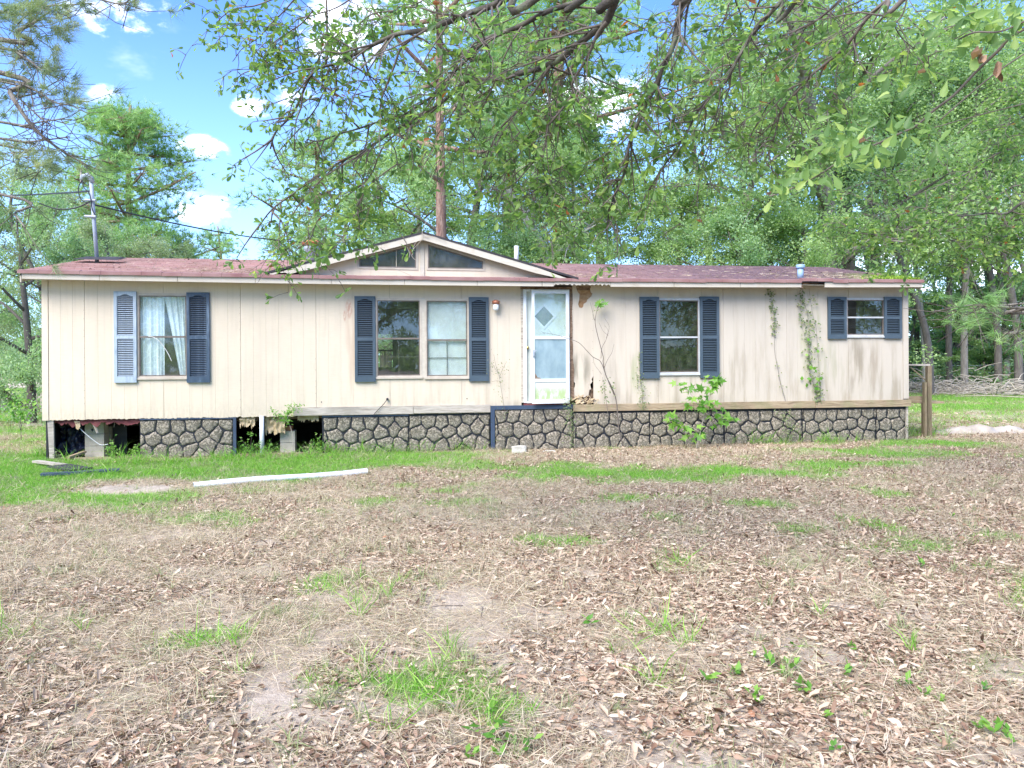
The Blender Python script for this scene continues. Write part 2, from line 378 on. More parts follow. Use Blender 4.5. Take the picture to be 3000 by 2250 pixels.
# ------------------------------------------------------------------ mesh helpers
class MB:
    def __init__(s): s.v = []; s.f = []
    def box(s, x0, x1, y0, y1, z0, z1):
        b = len(s.v)
        s.v += [(x0, y0, z0), (x1, y0, z0), (x1, y1, z0), (x0, y1, z0), (x0, y0, z1), (x1, y0, z1), (x1, y1, z1), (x0, y1, z1)]
        s.f += [tuple(b + i for i in q) for q in ((0, 3, 2, 1), (4, 5, 6, 7), (0, 1, 5, 4), (1, 2, 6, 5), (2, 3, 7, 6), (3, 0, 4, 7))]
        return s
    def hexa(s, p8):
        b = len(s.v); s.v += [tuple(p) for p in p8]
        s.f += [tuple(b + i for i in q) for q in ((0, 3, 2, 1), (4, 5, 6, 7), (0, 1, 5, 4), (1, 2, 6, 5), (2, 3, 7, 6), (3, 0, 4, 7))]
        return s
    def prism(s, poly, y0, y1, holes=()):
        """polygon in (x, z), front face at y0, back at y1"""
        loops = [[Vector((p[0], 0, p[1])) for p in poly]] + [[Vector((p[0], 0, p[1])) for p in h] for h in holes]
        tris = tessellate_polygon(loops)
        flat = [p for l in loops for p in l]
        b = len(s.v); n = len(flat)
        s.v += [(p.x, y0, p.z) for p in flat] + [(p.x, y1, p.z) for p in flat]
        for a in tris:
            s.f.append((b + a[0], b + a[1], b + a[2])); s.f.append((b + n + a[2], b + n + a[1], b + n + a[0]))
        k = b
        for l in loops:
            for i in range(len(l)):
                j = (i + 1) % len(l); s.f.append((k + i, k + j, k + n + j, k + n + i))
            k += len(l)
        return s
    def tube(s, pts, radii, n=7, cap=True):
        pts = [Vector(p) for p in pts]
        if isinstance(radii, (int, float)): radii = [radii] * len(pts)
        up = Vector((0, 0, 1)); d0 = (pts[1] - pts[0]).normalized()
        if abs(d0.dot(up)) > .95: up = Vector((1, 0, 0))
        b = len(s.v); m = len(pts)
        side = d0.cross(up).normalized()
        for i, p in enumerate(pts):
            d = (pts[min(i + 1, m - 1)] - pts[max(i - 1, 0)])
            d = d.normalized() if d.length > 1e-9 else d0
            side = (side - d * side.dot(d))
            side = side.normalized() if side.length > 1e-6 else d.orthogonal().normalized()
            o = d.cross(side)
            for k in range(n):
                a = 2 * math.pi * k / n
                s.v.append(tuple(p + (side * math.cos(a) + o * math.sin(a)) * radii[i]))
        for i in range(m - 1):
            for k in range(n):
                k2 = (k + 1) % n
                s.f.append((b + i * n + k, b + i * n + k2, b + (i + 1) * n + k2, b + (i + 1) * n + k))
        if cap:
            s.f.append(tuple(b + k for k in reversed(range(n)))); s.f.append(tuple(b + (m - 1) * n + k for k in range(n)))
        return s
    def lathe(s, prof, cx, cy, n=16):
        b = len(s.v)
        for (r, z) in prof:
            for k in range(n):
                a = 2 * math.pi * k / n; s.v.append((cx + r * math.cos(a), cy + r * math.sin(a), z))
        for i in range(len(prof) - 1):
            for k in range(n):
                k2 = (k + 1) % n; s.f.append((b + i * n + k, b + i * n + k2, b + (i + 1) * n + k2, b + (i + 1) * n + k))
        s.f.append(tuple(b + k for k in reversed(range(n)))); s.f.append(tuple(b + (len(prof) - 1) * n + k for k in range(n)))
        return s
    def build(s, name, mat, parent=None, smooth=False, loc=None):
        me = bpy.data.meshes.new(name); me.from_pydata(s.v, [], s.f); me.update()
        if smooth: me.polygons.foreach_set('use_smooth', [True] * len(me.polygons))
        me.materials.append(MATS[mat] if isinstance(mat, str) else mat)
        return link(name, me, parent, loc)
def link(name, me, parent=None, loc=None):
    o = bpy.data.objects.new(name, me); COL.objects.link(o)
    if parent: o.parent = parent
    if loc is not None: o.location = loc
    return o
def empty(name, loc=(0, 0, 0), rz=0.0):
    o = bpy.data.objects.new(name, None); COL.objects.link(o); o.location = loc; o.rotation_euler = (0, 0, rz); o.empty_display_size = .2
    return o
def tag(o, label=None, cat=None, group=None, kind=None):
    if label: o['label'] = label
    if cat: o['category'] = cat
    if group: o['group'] = group
    if kind: o['kind'] = kind
    return o
def catmull(pts, k=4):
    pts = [Vector(p) for p in pts]
    if len(pts) < 3: return pts
    P = [pts[0] * 2 - pts[1]] + pts + [pts[-1] * 2 - pts[-2]]
    out = []
    for i in range(1, len(P) - 2):
        a, b, c, d = P[i - 1:i + 3]
        for j in range(k):
            t = j / k
            out.append(.5 * ((2 * b) + (c - a) * t + (2 * a - 5 * b + 4 * c - d) * t * t + (3 * b - a - 3 * c + d) * t ** 3))
    out.append(pts[-1]); return out
def trimesh(name, V, T, tint=None, mat=None):
    me = bpy.data.meshes.new(name)
    me.vertices.add(len(V)); me.vertices.foreach_set('co', np.asarray(V, np.float32).ravel())
    me.loops.add(len(T) * 3); me.loops.foreach_set('vertex_index', np.asarray(T, np.int32).ravel())
    me.polygons.add(len(T)); me.polygons.foreach_set('loop_start', np.arange(0, len(T) * 3, 3, dtype=np.int32))
    me.update(calc_edges=True)
    if tint is not None:
        a = me.attributes.new('tint', 'FLOAT', 'POINT'); a.data.foreach_set('value', np.asarray(tint, np.float32))
    if mat: me.materials.append(MATS[mat])
    return me
# leaf templates: x along the leaf, y across, z normal
def tmpl_oak():   # spoon-shaped leaf, folded and curved
    v = [(0, 0, 0), (.55, 0, -.05), (1, 0, -.10), (.30, .07, .0), (.68, .20, .03), (.90, .17, -.02), (.30, -.07, .0), (.68, -.20, .03), (.90, -.17, -.02)]
    f = [(0, 3, 1), (3, 4, 1), (4, 5, 1), (5, 2, 1), (0, 1, 6), (6, 1, 7), (7, 1, 8), (8, 1, 2)]
    return np.array(v, float), np.array(f)
def tmpl_dia(w=.5, fold=.06):
    v = [(0, 0, 0), (.5, w * .5, fold), (1, 0, 0), (.5, -w * .5, fold)]
    return np.array(v, float), np.array([(0, 1, 2), (0, 2, 3)])
def tmpl_needle(w=.02):
    return np.array([(0, -w / 2, 0), (0, w / 2, 0), (1, 0, -.06)], float), np.array([(0, 1, 2)])
def tmpl_blade(w=.05, bend=.35):
    v = [(0, -w / 2, 0), (0, w / 2, 0), (.5, -w * .42, bend * .15), (.5, w * .42, bend * .15), (.98, 0, -bend * .5)]
    return np.array(v, float), np.array([(0, 1, 3), (0, 3, 2), (2, 3, 4)])
def tmpl_litter(w=.42, curl=.12):
    v = [(0, 0, 0), (.3, w * .40, curl), (.3, 0, .0), (.3, -w * .40, curl), (.72, w * .48, curl * .9), (.72, 0, -.01), (.72, -w * .48, curl * .5), (1, .02, curl * .8)]
    f = [(0, 2, 1), (0, 3, 2), (1, 2, 5), (1, 5, 4), (2, 3, 6), (2, 6, 5), (4, 5, 7), (5, 6, 7)]
    return np.array(v, float), np.array(f)
def tmpl_star():  # maple-like five-pointed leaf
    v = [(0, 0, 0)]
    for a, r in ((-100, .42), (-70, .25), (-52, .72), (-27, .40), (0, 1.0), (27, .40), (52, .72), (70, .25), (100, .42)):
        v.append((.25 + r * math.cos(rad(a)) * .75, r * math.sin(rad(a)) * .75, .04 if r < .5 else -.04))
    v.append((.35, 0, 0))
    return np.array(v, float), np.array([(10, i, i + 1) for i in range(1, 9)] + [(10, 9, 1)])
def frames(D, rngv=None, up=None, tilt=1.0):
    """rows: x axis along D, y across, z normal"""
    D = D / (np.linalg.norm(D, axis=1, keepdims=True) + 1e-9)
    N = rng.normal(size=D.shape) * tilt + (np.array([0, 0, 1.0]) if up is None else up)
    Yv = np.cross(N, D); Yv /= (np.linalg.norm(Yv, axis=1, keepdims=True) + 1e-9)
    Z = np.cross(D, Yv)
    return np.stack([D, Yv, Z], axis=1)
def stamp(tm, P, Fm, S, tint=None):
    tv, tf = tm
    P = np.asarray(P, float); n = len(P); S = np.asarray(S, float)
    V = np.einsum('vk,nkj->nvj', tv, Fm) * S.reshape(-1, 1, 1) + P[:, None, :]
    T = (tf[None] + (np.arange(n) * len(tv))[:, None, None]).reshape(-1, 3)
    tt = np.repeat(np.asarray(tint, float), len(tv)) if tint is not None else None
    return V.reshape(-1, 3), T, tt
def merge(parts):
    V = []; T = []; Q = []; k = 0
    for v, t_, q in parts:
        V.append(v); T.append(t_ + k); Q.append(q); k += len(v)
    return np.concatenate(V), np.concatenate(T), np.concatenate(Q)
def rdir(n, zb=0.0, zs=1.0):
    d = rng.normal(size=(n, 3)); d[:, 2] = d[:, 2] * zs + zb
    return d / np.linalg.norm(d, axis=1, keepdims=True)
pm('glass_green_solid', (.10, .125, .07), (.22, .25, .15), 9, .12, spec=.8)  # opaque green colour for the small door pane
m, t = newmat('globe_glass'); setp(t, (.85, .87, .88), .08, spec=.7)
# ================================================================== HOUSE
home = empty('mobile_home', (0, Y0, 0), TH)
tag(home, 'long cream mobile home with red shingle roof, blue shutters and rotting siding', 'house')
UL, UR = W(123, 1020)[0], W(2661, 1010)[0]
DEPTH = 5.9; ZB, ZT = .655, 2.875
RIDGE_Y = 2.82
def sag(u): return .045 * min(1.2, (u / 7.5) ** 2)
EAVE_Y = -.30
def roof_z(u, y):   # top of the front slope
    return 2.925 + sag(u) + (y - EAVE_Y) / (RIDGE_Y - EAVE_Y) * (3.60 - 2.925 - sag(u))
ULO, URO = W(56, 798, -.3)[0], W(2702, 822, -.3)[0]

# openings in the siding (photo pixels)
OPEN = {'w1': (403, 862, 551, 1108), 'w2': (1101, 876, 1234, 1106), 'w3': (1246, 877, 1373, 1107),
        'door': (1527, 846, 1676, 1182), 'w4': (1928, 876, 2049, 1096), 'w5': (2478, 875, 2592, 986)}
OR = {k: R(*v) for k, v in OPEN.items()}
seams = [142, 248, 479, 705, 926, 1142, 1352]
SE = [W(p, 1000)[0] for p in seams] + [OR['door'][0]]
SE2 = [W(p, 1000)[0] for p in (1738, 1928, 2119, 2305, 2486, 2645)]
def siding_panel(u0, u1, ragged=0.0):
    mb = MB(); n = max(1, round((u1 - u0) / .205)); g = .0010
    for i in range(n):
        a = u0 + (u1 - u0) * i / n + (.0028 if i == 0 else g); b = u0 + (u1 - u0) * (i + 1) / n - (.0028 if i == n - 1 else g)
        cuts = sorted({a, b} | {x for o in OR.values() for x in (o[0], o[1]) if a < x < b})
        for c, d in zip(cuts[:-1], cuts[1:]):
            if d - c < .002: continue
            m_ = (c + d) / 2; segs = [(ZB + random.uniform(-1, 1) * .004, ZT)]
            for o in OR.values():
                if o[0] < m_ < o[1]:
                    ns = []
                    for (z0, z1) in segs:
                        if o[2] > z0: ns.append((z0, min(z1, o[2])))
                        if o[3] < z1: ns.append((max(z0, o[3]), z1))
                    segs = ns
            for (z0, z1) in segs:
                if z1 - z0 > .02:
                    if ragged and z0 < .8:
                        k = 7; poly = [(c + (d - c) * j / k, z0 + random.uniform(-ragged, ragged * .4)) for j in range(k + 1)] + [(d, z1), (c, z1)]
                        mb.prism(poly, 0, .004)
                    else: mb.box(c, d, 0, .004, z0, z1)
    # groove floor behind the strips
    cuts = sorted({u0, u1} | {x for o in OR.values() for x in (o[0], o[1]) if u0 < x < u1})
    for c, d in zip(cuts[:-1], cuts[1:]):
        m_ = (c + d) / 2; segs = [(ZB + .01, ZT)]
        for o in OR.values():
            if o[0] < m_ < o[1]: segs = [s for (z0, z1) in segs for s in ((z0, min(z1, o[2])), (max(z0, o[3]), z1)) if s[1] - s[0] > .02]
        for z0, z1 in segs: mb.box(c + .0012, d - .0012, .0042, .026, z0, z1)
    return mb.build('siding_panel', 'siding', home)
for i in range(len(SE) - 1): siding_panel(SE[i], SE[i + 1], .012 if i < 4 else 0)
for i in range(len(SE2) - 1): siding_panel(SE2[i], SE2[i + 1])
# the rotten panel between door and first seam
def Z3(*pts): return [W(1400 + x / 2.37, 700 + y / 2.37) for x, y in pts]
b0 = Z3((655, 320), (655, 500), (658, 640), (655, 760), (652, 868), (662, 880), (655, 925), (664, 950), (660, 985), (676, 1000), (672, 1030), (660, 1040), (652, 1080),
        (656, 1120), (670, 1118), (688, 1104), (704, 1110), (722, 1096), (745, 1100), (752, 1090), (768, 1088), (774, 1050), (786, 1042), (780, 1010), (796, 990), (790, 975), (800, 955), (803, 955), (803, 640), (800, 320))
hole = Z3((690, 326), (697, 362), (712, 384), (709, 418), (704, 440), (710, 458), (722, 462), (732, 456), (736, 438), (752, 428), (756, 414), (778, 396), (786, 380), (776, 372), (772, 352), (779, 340), (776, 326))
hc = W(1400 + 738 / 2.37, 700 + 380 / 2.37); htop = max(p[1] for p in hole)
hole = [(hc[0] + (p[0] - hc[0]) * 1.22, min(htop, hc[1] + (p[1] - hc[1]) * 1.22)) for p in hole]
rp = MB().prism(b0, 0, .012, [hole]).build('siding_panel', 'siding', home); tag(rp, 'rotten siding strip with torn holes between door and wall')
mb = MB(); uu = [W(p, 1000)[0] for p in (1677, 1738)]
mb.box(uu[0], uu[1], .06, .075, ZB + .1, 1.05); mb.build('exposed_board', 'rotten_wood', home)
mb = MB(); mb.box(uu[0] + .01, uu[1] - .01, .022, .034, 2.2, 2.86); mb.build('exposed_sheathing', 'sheathing', home)
mb = MB(); mb.box(uu[0] + .02, uu[1] - .05, .016, .0215, 2.77, 2.85)
mb.build('exposed_stud', 'rotten_wood', home)
mb = MB()
for i in range(16):
    x = random.uniform(uu[0], uu[1]); z = random.uniform(ZB + .14, ZB + .26)
    pts = catmull([(x, .02, z), (x + random.uniform(-.1, .1), -.04, z + random.uniform(0, .1)), (x + random.uniform(-.18, .18), -.02, z - random.uniform(0, .08))], 4)
    mb.tube(pts, .005, 4)
for i in range(14):
    x = random.uniform(uu[0], uu[1] - .05); z = random.uniform(ZB + .12, ZB + .2)
    mb.hexa([(x, -.02, z), (x + .06, -.03, z + .02), (x + .06, .03, z + .02), (x, .03, z), (x + .01, -.02, z + .03), (x + .05, -.03, z + .05), (x + .05, .03, z + .05), (x, .03, z + .03)])
tag(mb.build('torn_insulation', 'insulation', home), kind='stuff')
# corner boards
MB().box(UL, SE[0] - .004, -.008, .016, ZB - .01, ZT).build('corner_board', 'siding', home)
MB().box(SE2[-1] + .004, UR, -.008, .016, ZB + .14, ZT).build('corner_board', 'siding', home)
# nails along some seams
nb = MB()
for s_, z0, z1 in ((SE[1], .9, 2.7), (SE[3], .8, 2.7), (SE[4], .9, 1.6), (SE2[0], 1.0, 2.6), (W(1680, 1000)[0], 1.2, 2.6), (SE2[1], .9, 1.3)):
    z = z0
    while z < z1:
        nb.box(s_ - .014, s_ - .008, -.003, .002, z, z + .007); z += random.uniform(.09, .2)
tag(nb.build('nail_heads', 'rotten_wood', home), kind='stuff')
u, z = W(700 + 535 / 2.2125, 650 + 1168 / 2.2125); MB().box(u - .008, u + .008, -.004, .002, z - .008, z + .008).build('drilled_hole', 'dark_gap', home)
u, z = W(700 + 1478 / 2.2125, 650 + 1146 / 2.2125); MB().box(u - .008, u + .008, -.004, .002, z - .008, z + .008).build('drilled_hole', 'dark_gap', home)
u, z = W(2100 + 625 / 2.37, 700 + 568 / 2.37); MB().lathe([(.02, -.004), (.02, .004)], 0, 0, 10).build('drilled_hole', 'dark_gap', home, loc=(u, -.003, z)).rotation_euler = (rad(90), 0, 0)

# side and back walls, floor, ceiling, partitions
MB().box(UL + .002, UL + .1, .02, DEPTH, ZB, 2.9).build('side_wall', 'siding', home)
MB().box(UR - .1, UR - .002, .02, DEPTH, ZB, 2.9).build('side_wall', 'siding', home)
bo = []   # daylight openings in the back wall: seen through the small window and the big dark one
def back_open(px0, py0, px1, py1):
    u0, u1, z0, z1 = R(px0, py0, px1, py1, DEPTH - .1); bo.append((u0, u1, z0, z1)); return u0, u1, z0, z1
B1 = back_open(2540, 893, 2576, 946); B2 = back_open(1105, 978, 1150, 1076)
mb = MB(); cx = UL + .1
for (u0, u1, z0, z1) in sorted(bo):
    mb.box(cx, u0, DEPTH - .1, DEPTH, ZB, 2.9); mb.box(u0, u1, DEPTH - .1, DEPTH, ZB, z0); mb.box(u0, u1, DEPTH - .1, DEPTH, z1, 2.9); cx = u1
mb.box(cx, UR - .1, DEPTH - .1, DEPTH, ZB, 2.9)
mb.build('back_wall', 'interior', home)
for (u0, u1, z0, z1) in bo:
    mb = MB(); mb.box(u0, u1, DEPTH - .07, DEPTH - .04, (z0 + z1) / 2 - .02, (z0 + z1) / 2 + .02); mb.box((u0 + u1) / 2 - .012, (u0 + u1) / 2 + .012, DEPTH - .07, DEPTH - .05, z0, (z0 + z1) / 2 - .02)
    mb.build('back_window_bars', 'alu_brown', home)
MB().box(UL + .1, UR - .1, .03, DEPTH - .1, ZB - .001, ZB + .14).build('floor_deck', 'interior_floor', home)
MB().box(UL + .1, UR - .1, .03, DEPTH - .1, 2.84, 2.88).build('ceiling', 'interior', home)
for px in (800, 1480, 2250):
    u = W(px, 1000)[0]; MB().box(u - .04, u + .04, .04, DEPTH - .1, ZB + .15, 2.83).build('partition_wall', 'interior', home)
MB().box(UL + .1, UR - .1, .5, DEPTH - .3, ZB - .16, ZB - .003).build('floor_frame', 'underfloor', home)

# soffit, fascia, roof
mb = MB(); mb.box(ULO + .03, URO - .03, EAVE_Y + .022, -.001, 2.868, 2.874); mb.build('soffit', 'trim', home)
def eave_board(px0, px1, name='fascia_board', rag=False, z0=2.803, z1=2.893):
    u0, u1 = W(px0, 830, EAVE_Y)[0], W(px1, 830, EAVE_Y)[0]; n = max(2, int((u1 - u0) / (.035 if rag else .5)))
    top = [(u0 + (u1 - u0) * i / n, z1 + sag(u0 + (u1 - u0) * i / n)) for i in range(n + 1)]
    bot = [(x, z0 + sag(x) + ((abs(math.sin(i * 1.7)) * .03 + random.uniform(0, .02)) if rag else 0)) for i, (x, z_) in enumerate(top)]
    return MB().prism(top + bot[::-1], EAVE_Y, EAVE_Y + .02).build(name, 'trim', home)
fx = [63, 291, 520, 748, 971, 1185, 1398, 1588]
for a, b in zip(fx[:-1], fx[1:]): eave_board(a + .6, b - .6)
eave_board(1589, 1622); eave_board(1622.6, 1788, rag=True); eave_board(1789, 1974); eave_board(1975.5, 2168); eave_board(2169.5, 2348)
tb = eave_board(2417, 2702); tb.rotation_euler = (0, 0, 0)
pp = [W(2100 + x / 2.37, 700 + y / 2.37, -.27) for x, y in ((560, 322), (596, 322), (602, 345), (590, 340), (585, 350), (572, 338))]
MB().prism(pp, -.27, -.26).build('splintered_board', 'rotten_wood', home)
u0, u1 = W(2348, 830, EAVE_Y)[0], W(2417, 830, EAVE_Y)[0]
MB().box(u0 - .05, u1 + .05, -.19, -.17, 2.86, 2.93).build('exposed_rafter_end', 'rotten_wood', home)
pts = [(u0 + .03, 2.90), (u0 + .1, 2.925), (u0 + .25, 2.93), (u1 - .1, 2.93), (u1 - .08, 2.91), (u0 + .2, 2.905), (u0 + .1, 2.885)]
MB().prism(pts, EAVE_Y + .04, EAVE_Y + .05).build('exposed_rafter_end', 'sheathing', home)
# rake boards at the gable ends
for U in (ULO, URO - .02):
    P = [(U, EAVE_Y + .02, 2.80), (U + .02, EAVE_Y + .02, 2.80), (U + .02, RIDGE_Y, 3.46), (U, RIDGE_Y, 3.46), (U, EAVE_Y + .02, 2.915), (U + .02, EAVE_Y + .02, 2.915), (U + .02, RIDGE_Y, 3.575), (U, RIDGE_Y, 3.575)]
    MB().hexa(P).build('rake_board', 'trim', home)
    P = [(p[0], 2 * RIDGE_Y - p[1], p[2]) for p in P]; MB().hexa([P[3], P[2], P[1], P[0], P[7], P[6], P[5], P[4]]).build('rake_board', 'trim', home)
    g = MB(); gu = UL + .01 if U < 0 else UR - .09
    g.hexa([(gu, 0, 2.88), (gu + .08, 0, 2.88), (gu + .08, 2 * RIDGE_Y, 2.88), (gu, 2 * RIDGE_Y, 2.88), (gu, RIDGE_Y - .01, 3.5), (gu + .08, RIDGE_Y - .01, 3.5), (gu + .08, RIDGE_Y + .01, 3.5), (gu, RIDGE_Y + .01, 3.5)]).build('end_gable', 'siding', home)
# stepped shingle courses
def courses(name, sgn):
    mb = MB(); rows = 23; cols = 52
    if sgn < 0: rows = 8
    for r_ in range(rows):
        f0, f1 = r_ / rows, (r_ + 1) / rows
        for c in range(cols):
            a = ULO - .02 + (URO - ULO + .04) * c / cols; b = ULO - .02 + (URO - ULO + .04) * (c + 1) / cols
            y0, y1 = EAVE_Y - .02 + (RIDGE_Y - EAVE_Y + .02) * f0, EAVE_Y - .02 + (RIDGE_Y - EAVE_Y + .02) * f1
            lift = .007 + random.uniform(0, .006) + (.02 if random.random() < .03 else 0)
            za0, zb0 = roof_z(a, y0) + lift, roof_z(b, y0) + lift; za1, zb1 = roof_z(a, y1) + .001, roof_z(b, y1) + .001
            if sgn < 0: y0, y1 = 2 * RIDGE_Y - y0, 2 * RIDGE_Y - y1
            k = len(mb.v); q = .0015
            mb.v += [(a + q, y0, za0), (b - q, y0, zb0), (b - q, y1, zb1), (a + q, y1, za1), (a + q, y0, za0 - .03), (b - q, y0, zb0 - .03)]
            mb.f += [(k, k + 1, k + 2, k + 3), (k + 4, k + 5, k + 1, k)] if sgn > 0 else [(k + 3, k + 2, k + 1, k), (k, k + 1, k + 5, k + 4)]
    return tag(mb.build(name, 'shingles', home), kind='stuff')
courses('roof_shingles', 1); tag(courses('roof_shingles', -1), kind='stuff')
for sg in (1, -1):
    y0, y1 = (EAVE_Y + .01, RIDGE_Y) if sg > 0 else (2 * RIDGE_Y - EAVE_Y - .01, RIDGE_Y)
    MB().hexa([(ULO, y0, 2.905), (URO, y0, 2.905), (URO, y1, 3.56), (ULO, y1, 3.56), (ULO, y0, 2.92), (URO, y0, 2.92), (URO, y1, 3.585), (ULO, y1, 3.585)]).build('roof_deck', 'tar_black', home)
mb = MB()
for i in range(51):
    a = ULO - .02 + (URO - ULO + .04) * i / 51; b = ULO - .02 + (URO - ULO + .04) * (i + 1) / 51
    z0 = 2.888 + sag(a) + random.uniform(-.005, .003)
    if W(2345, 830, EAVE_Y)[0] < a < W(2400, 830, EAVE_Y)[0]: z0 += .02
    x = MB().hexa([(a + .002, EAVE_Y - .03, z0), (b - .002, EAVE_Y - .03, z0 + random.uniform(-.003, .003)), (b - .002, EAVE_Y + .06, z0 + .03), (a + .002, EAVE_Y + .06, z0 + .03),
                   (a + .002, EAVE_Y - .026, z0 + .052), (b - .002, EAVE_Y - .026, z0 + .052), (b - .002, EAVE_Y + .06, z0 + .07), (a + .002, EAVE_Y + .06, z0 + .07)])
    x.build('eave_shingle', 'shingle_edge', home)
# needles and twigs lying on the roof, moss at the right end
P = []; D = []; S = []
for (px, py, n, ru, ry) in ((670, 800, 260, .45, .25), (560, 780, 80, 1.0, .6), (1730, 812, 150, .35, .2), (2440, 805, 320, .45, .5), (2000, 800, 160, 1.6, .8), (2300, 800, 200, .8, .7), (1600, 800, 40, .6, .4), (300, 780, 60, 1, 1)):
    u, z = W(px, py, 0.25)
    for i in range(n):
        a = u + rng.normal() * ru; y = min(max(.1 + abs(rng.normal()) * ry * 1.5 - .25, -.28), 2.6)
        P.append((a, y, roof_z(a, y) + .02 + rng.random() * .02)); S.append(.06 + rng.random() * .14)
D = rdir(len(P), .0, .12)
V, T, Q = stamp(tmpl_needle(.05), P, frames(D), S, rng.random(len(P)) * .9)
o = link('roof_debris', trimesh('roof_debris', V, T, Q, 'straw'), home); tag(o, kind='stuff')
P = []; 
for i in range(2600):
    a = W(2640, 815, 0)[0] + rng.normal() * .28; y = -.29 + abs(rng.normal()) * .32
    if a < URO and y < 2: P.append((a, y, roof_z(a, y) + .008))
P = np.array(P); V, T, Q = stamp(tmpl_blade(.5, .3), P, frames(rdir(len(P), .9, .6)), .02 + .035 * rng.random(len(P)), rng.random(len(P)))
o = link('roof_moss', trimesh('roof_moss', V, T, Q, 'moss'), home); tag(o, kind='stuff')

# ---- front gable over the middle
GY = EAVE_Y - .03
gl, gp, gr = W(776, 797, GY), W(1240, 678, GY), W(1695, 813, GY)
mb = MB()
def slab(a, b, t0, t1, y0, y1, name, mat):
    """sloping slab between (u,z) points a and b, from t0 to t1 below the line"""
    MB().hexa([(a[0], y0, a[1] - t1), (b[0], y0, b[1] - t1), (b[0], y1, b[1] - t1), (a[0], y1, a[1] - t1), (a[0], y0, a[1] - t0), (b[0], y0, b[1] - t0), (b[0], y1, b[1] - t0), (a[0], y1, a[1] - t0)]).build(name, mat, home)
glx = (gl[0], gl[1]); grx = (gr[0], gr[1])
slab(glx, gp, .0, .035, GY, RIDGE_Y + .3, 'gable_roof', 'tar_black')
slab(gp, grx, .0, .035, GY, RIDGE_Y + .3, 'gable_roof', 'tar_black')
def rake(a, b, name='gable_rake_board', y=GY + .006, splits=(), t0=.036, t1=.14, cutend=None):
    ts = [0] + list(splits) + [1]
    for s0, s1 in zip(ts[:-1], ts[1:]):
        A = (a[0] + (b[0] - a[0]) * s0 + .001, a[1] + (b[1] - a[1]) * s0); B = (a[0] + (b[0] - a[0]) * s1 - .001, a[1] + (b[1] - a[1]) * s1)
        poly = [(A[0], A[1] - t0), (B[0], B[1] - t0), (B[0], B[1] - t1), (A[0], A[1] - t1)]
        flo = 2.962
        if s0 == 0 and a is glx:   # rotted toe of the left board
            poly = [(A[0] + .1, A[1] - .05), (B[0], B[1] - t0), (B[0], B[1] - t1)] + [(B[0] - (B[0] - A[0]) * k / 12, max(flo, B[1] - t1 - (B[1] - A[1]) * k / 12) + random.uniform(0, .025)) for k in range(2, 12)]
        elif s1 == 1 and b is grx:
            poly = [(A[0], A[1] - t0), (B[0] - .1, B[1] - .05), (B[0] - .45, flo), (A[0], max(flo, A[1] - t1))]
        MB().prism(poly, y, y + .02).build(name, 'trim', home)
rake(glx, gp, splits=(.25, .5, .73)); rake(gp, grx, splits=(.27, .5, .72))
# gable wall with two long three-sided windows
zb = 2.965
def gz(u):   # underside of the gable roof at u
    return (gl[1] + (u - gl[0]) / (gp[0] - gl[0]) * (gp[1] - gl[1]) if u < gp[0] else gp[1] + (u - gp[0]) / (gr[0] - gp[0]) * (gr[1] - gp[1])) - .04
GWY = -.16
def WZ(x, y): return W(700 + x / 2.2125, 650 + y / 2.2125, GWY)
winL = [WZ(768, 232), WZ(1160, 132), WZ(1160, 312), WZ(768, 303)]
winR = [WZ(1215, 132), WZ(1594, 248), WZ(1594, 318), WZ(1215, 312)]
wl0, wl1 = gl[0] + .5, gr[0] - .5
outer = [(wl0, zb), (wl1, zb), (wl1, gz(wl1)), (gp[0], gz(gp[0])), (wl0, gz(wl0))]
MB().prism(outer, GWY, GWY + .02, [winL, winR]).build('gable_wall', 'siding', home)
MB().prism(outer, GWY + .6, GWY + .62).build('gable_back', 'interior', home)
u = WZ(1187, 200)[0]; MB().box(u - .035, u + .035, GWY - .02, GWY - .001, zb, gz(gp[0]) - .01).build('gable_mullion', 'trim', home)
for x in (735, 1020, 1635, 1750):
    u = WZ(x, 300)[0]; MB().box(u - .004, u + .004, GWY - .004, GWY, zb, gz(u) - .02).build('batten', 'siding', home)
def inset(poly, d):
    out = []; n = len(poly); c = Vector((sum(p[0] for p in poly) / n, sum(p[1] for p in poly) / n))
    for i in range(n):
        p0, p1, p2 = Vector(poly[i - 1]), Vector(poly[i]), Vector(poly[(i + 1) % n])
        e1, e2 = (p1 - p0).normalized(), (p2 - p1).normalized()
        n1, n2 = Vector((-e1.y, e1.x)), Vector((-e2.y, e2.x))
        if (c - p1).dot(n1) < 0: n1 = -n1
        if (c - p1).dot(n2) < 0: n2 = -n2
        b = (n1 + n2); k = d / max(.3, 1 + n1.dot(n2)); out.append(tuple(p1 + b * k))
    return out
for wpoly, gm in ((winL, 'glass_dusty'), (winR, 'glass_dusty')):
    wd = MB().prism(wpoly, GWY - .012, GWY + .004, [inset(wpoly, .028)]).build('gable_window', 'alu_tan', home)
    MB().prism(inset(wpoly, .026), GWY - .004, GWY + .006, [inset(wpoly, .048)]).build('sash', 'alu_brown', wd)
    MB().prism(inset(wpoly, .04), GWY + .008, GWY + .012).build('pane', gm, wd)
    MB().prism(inset(wpoly, .04), GWY + .30, GWY + .31).build('backing', 'interior', wd)
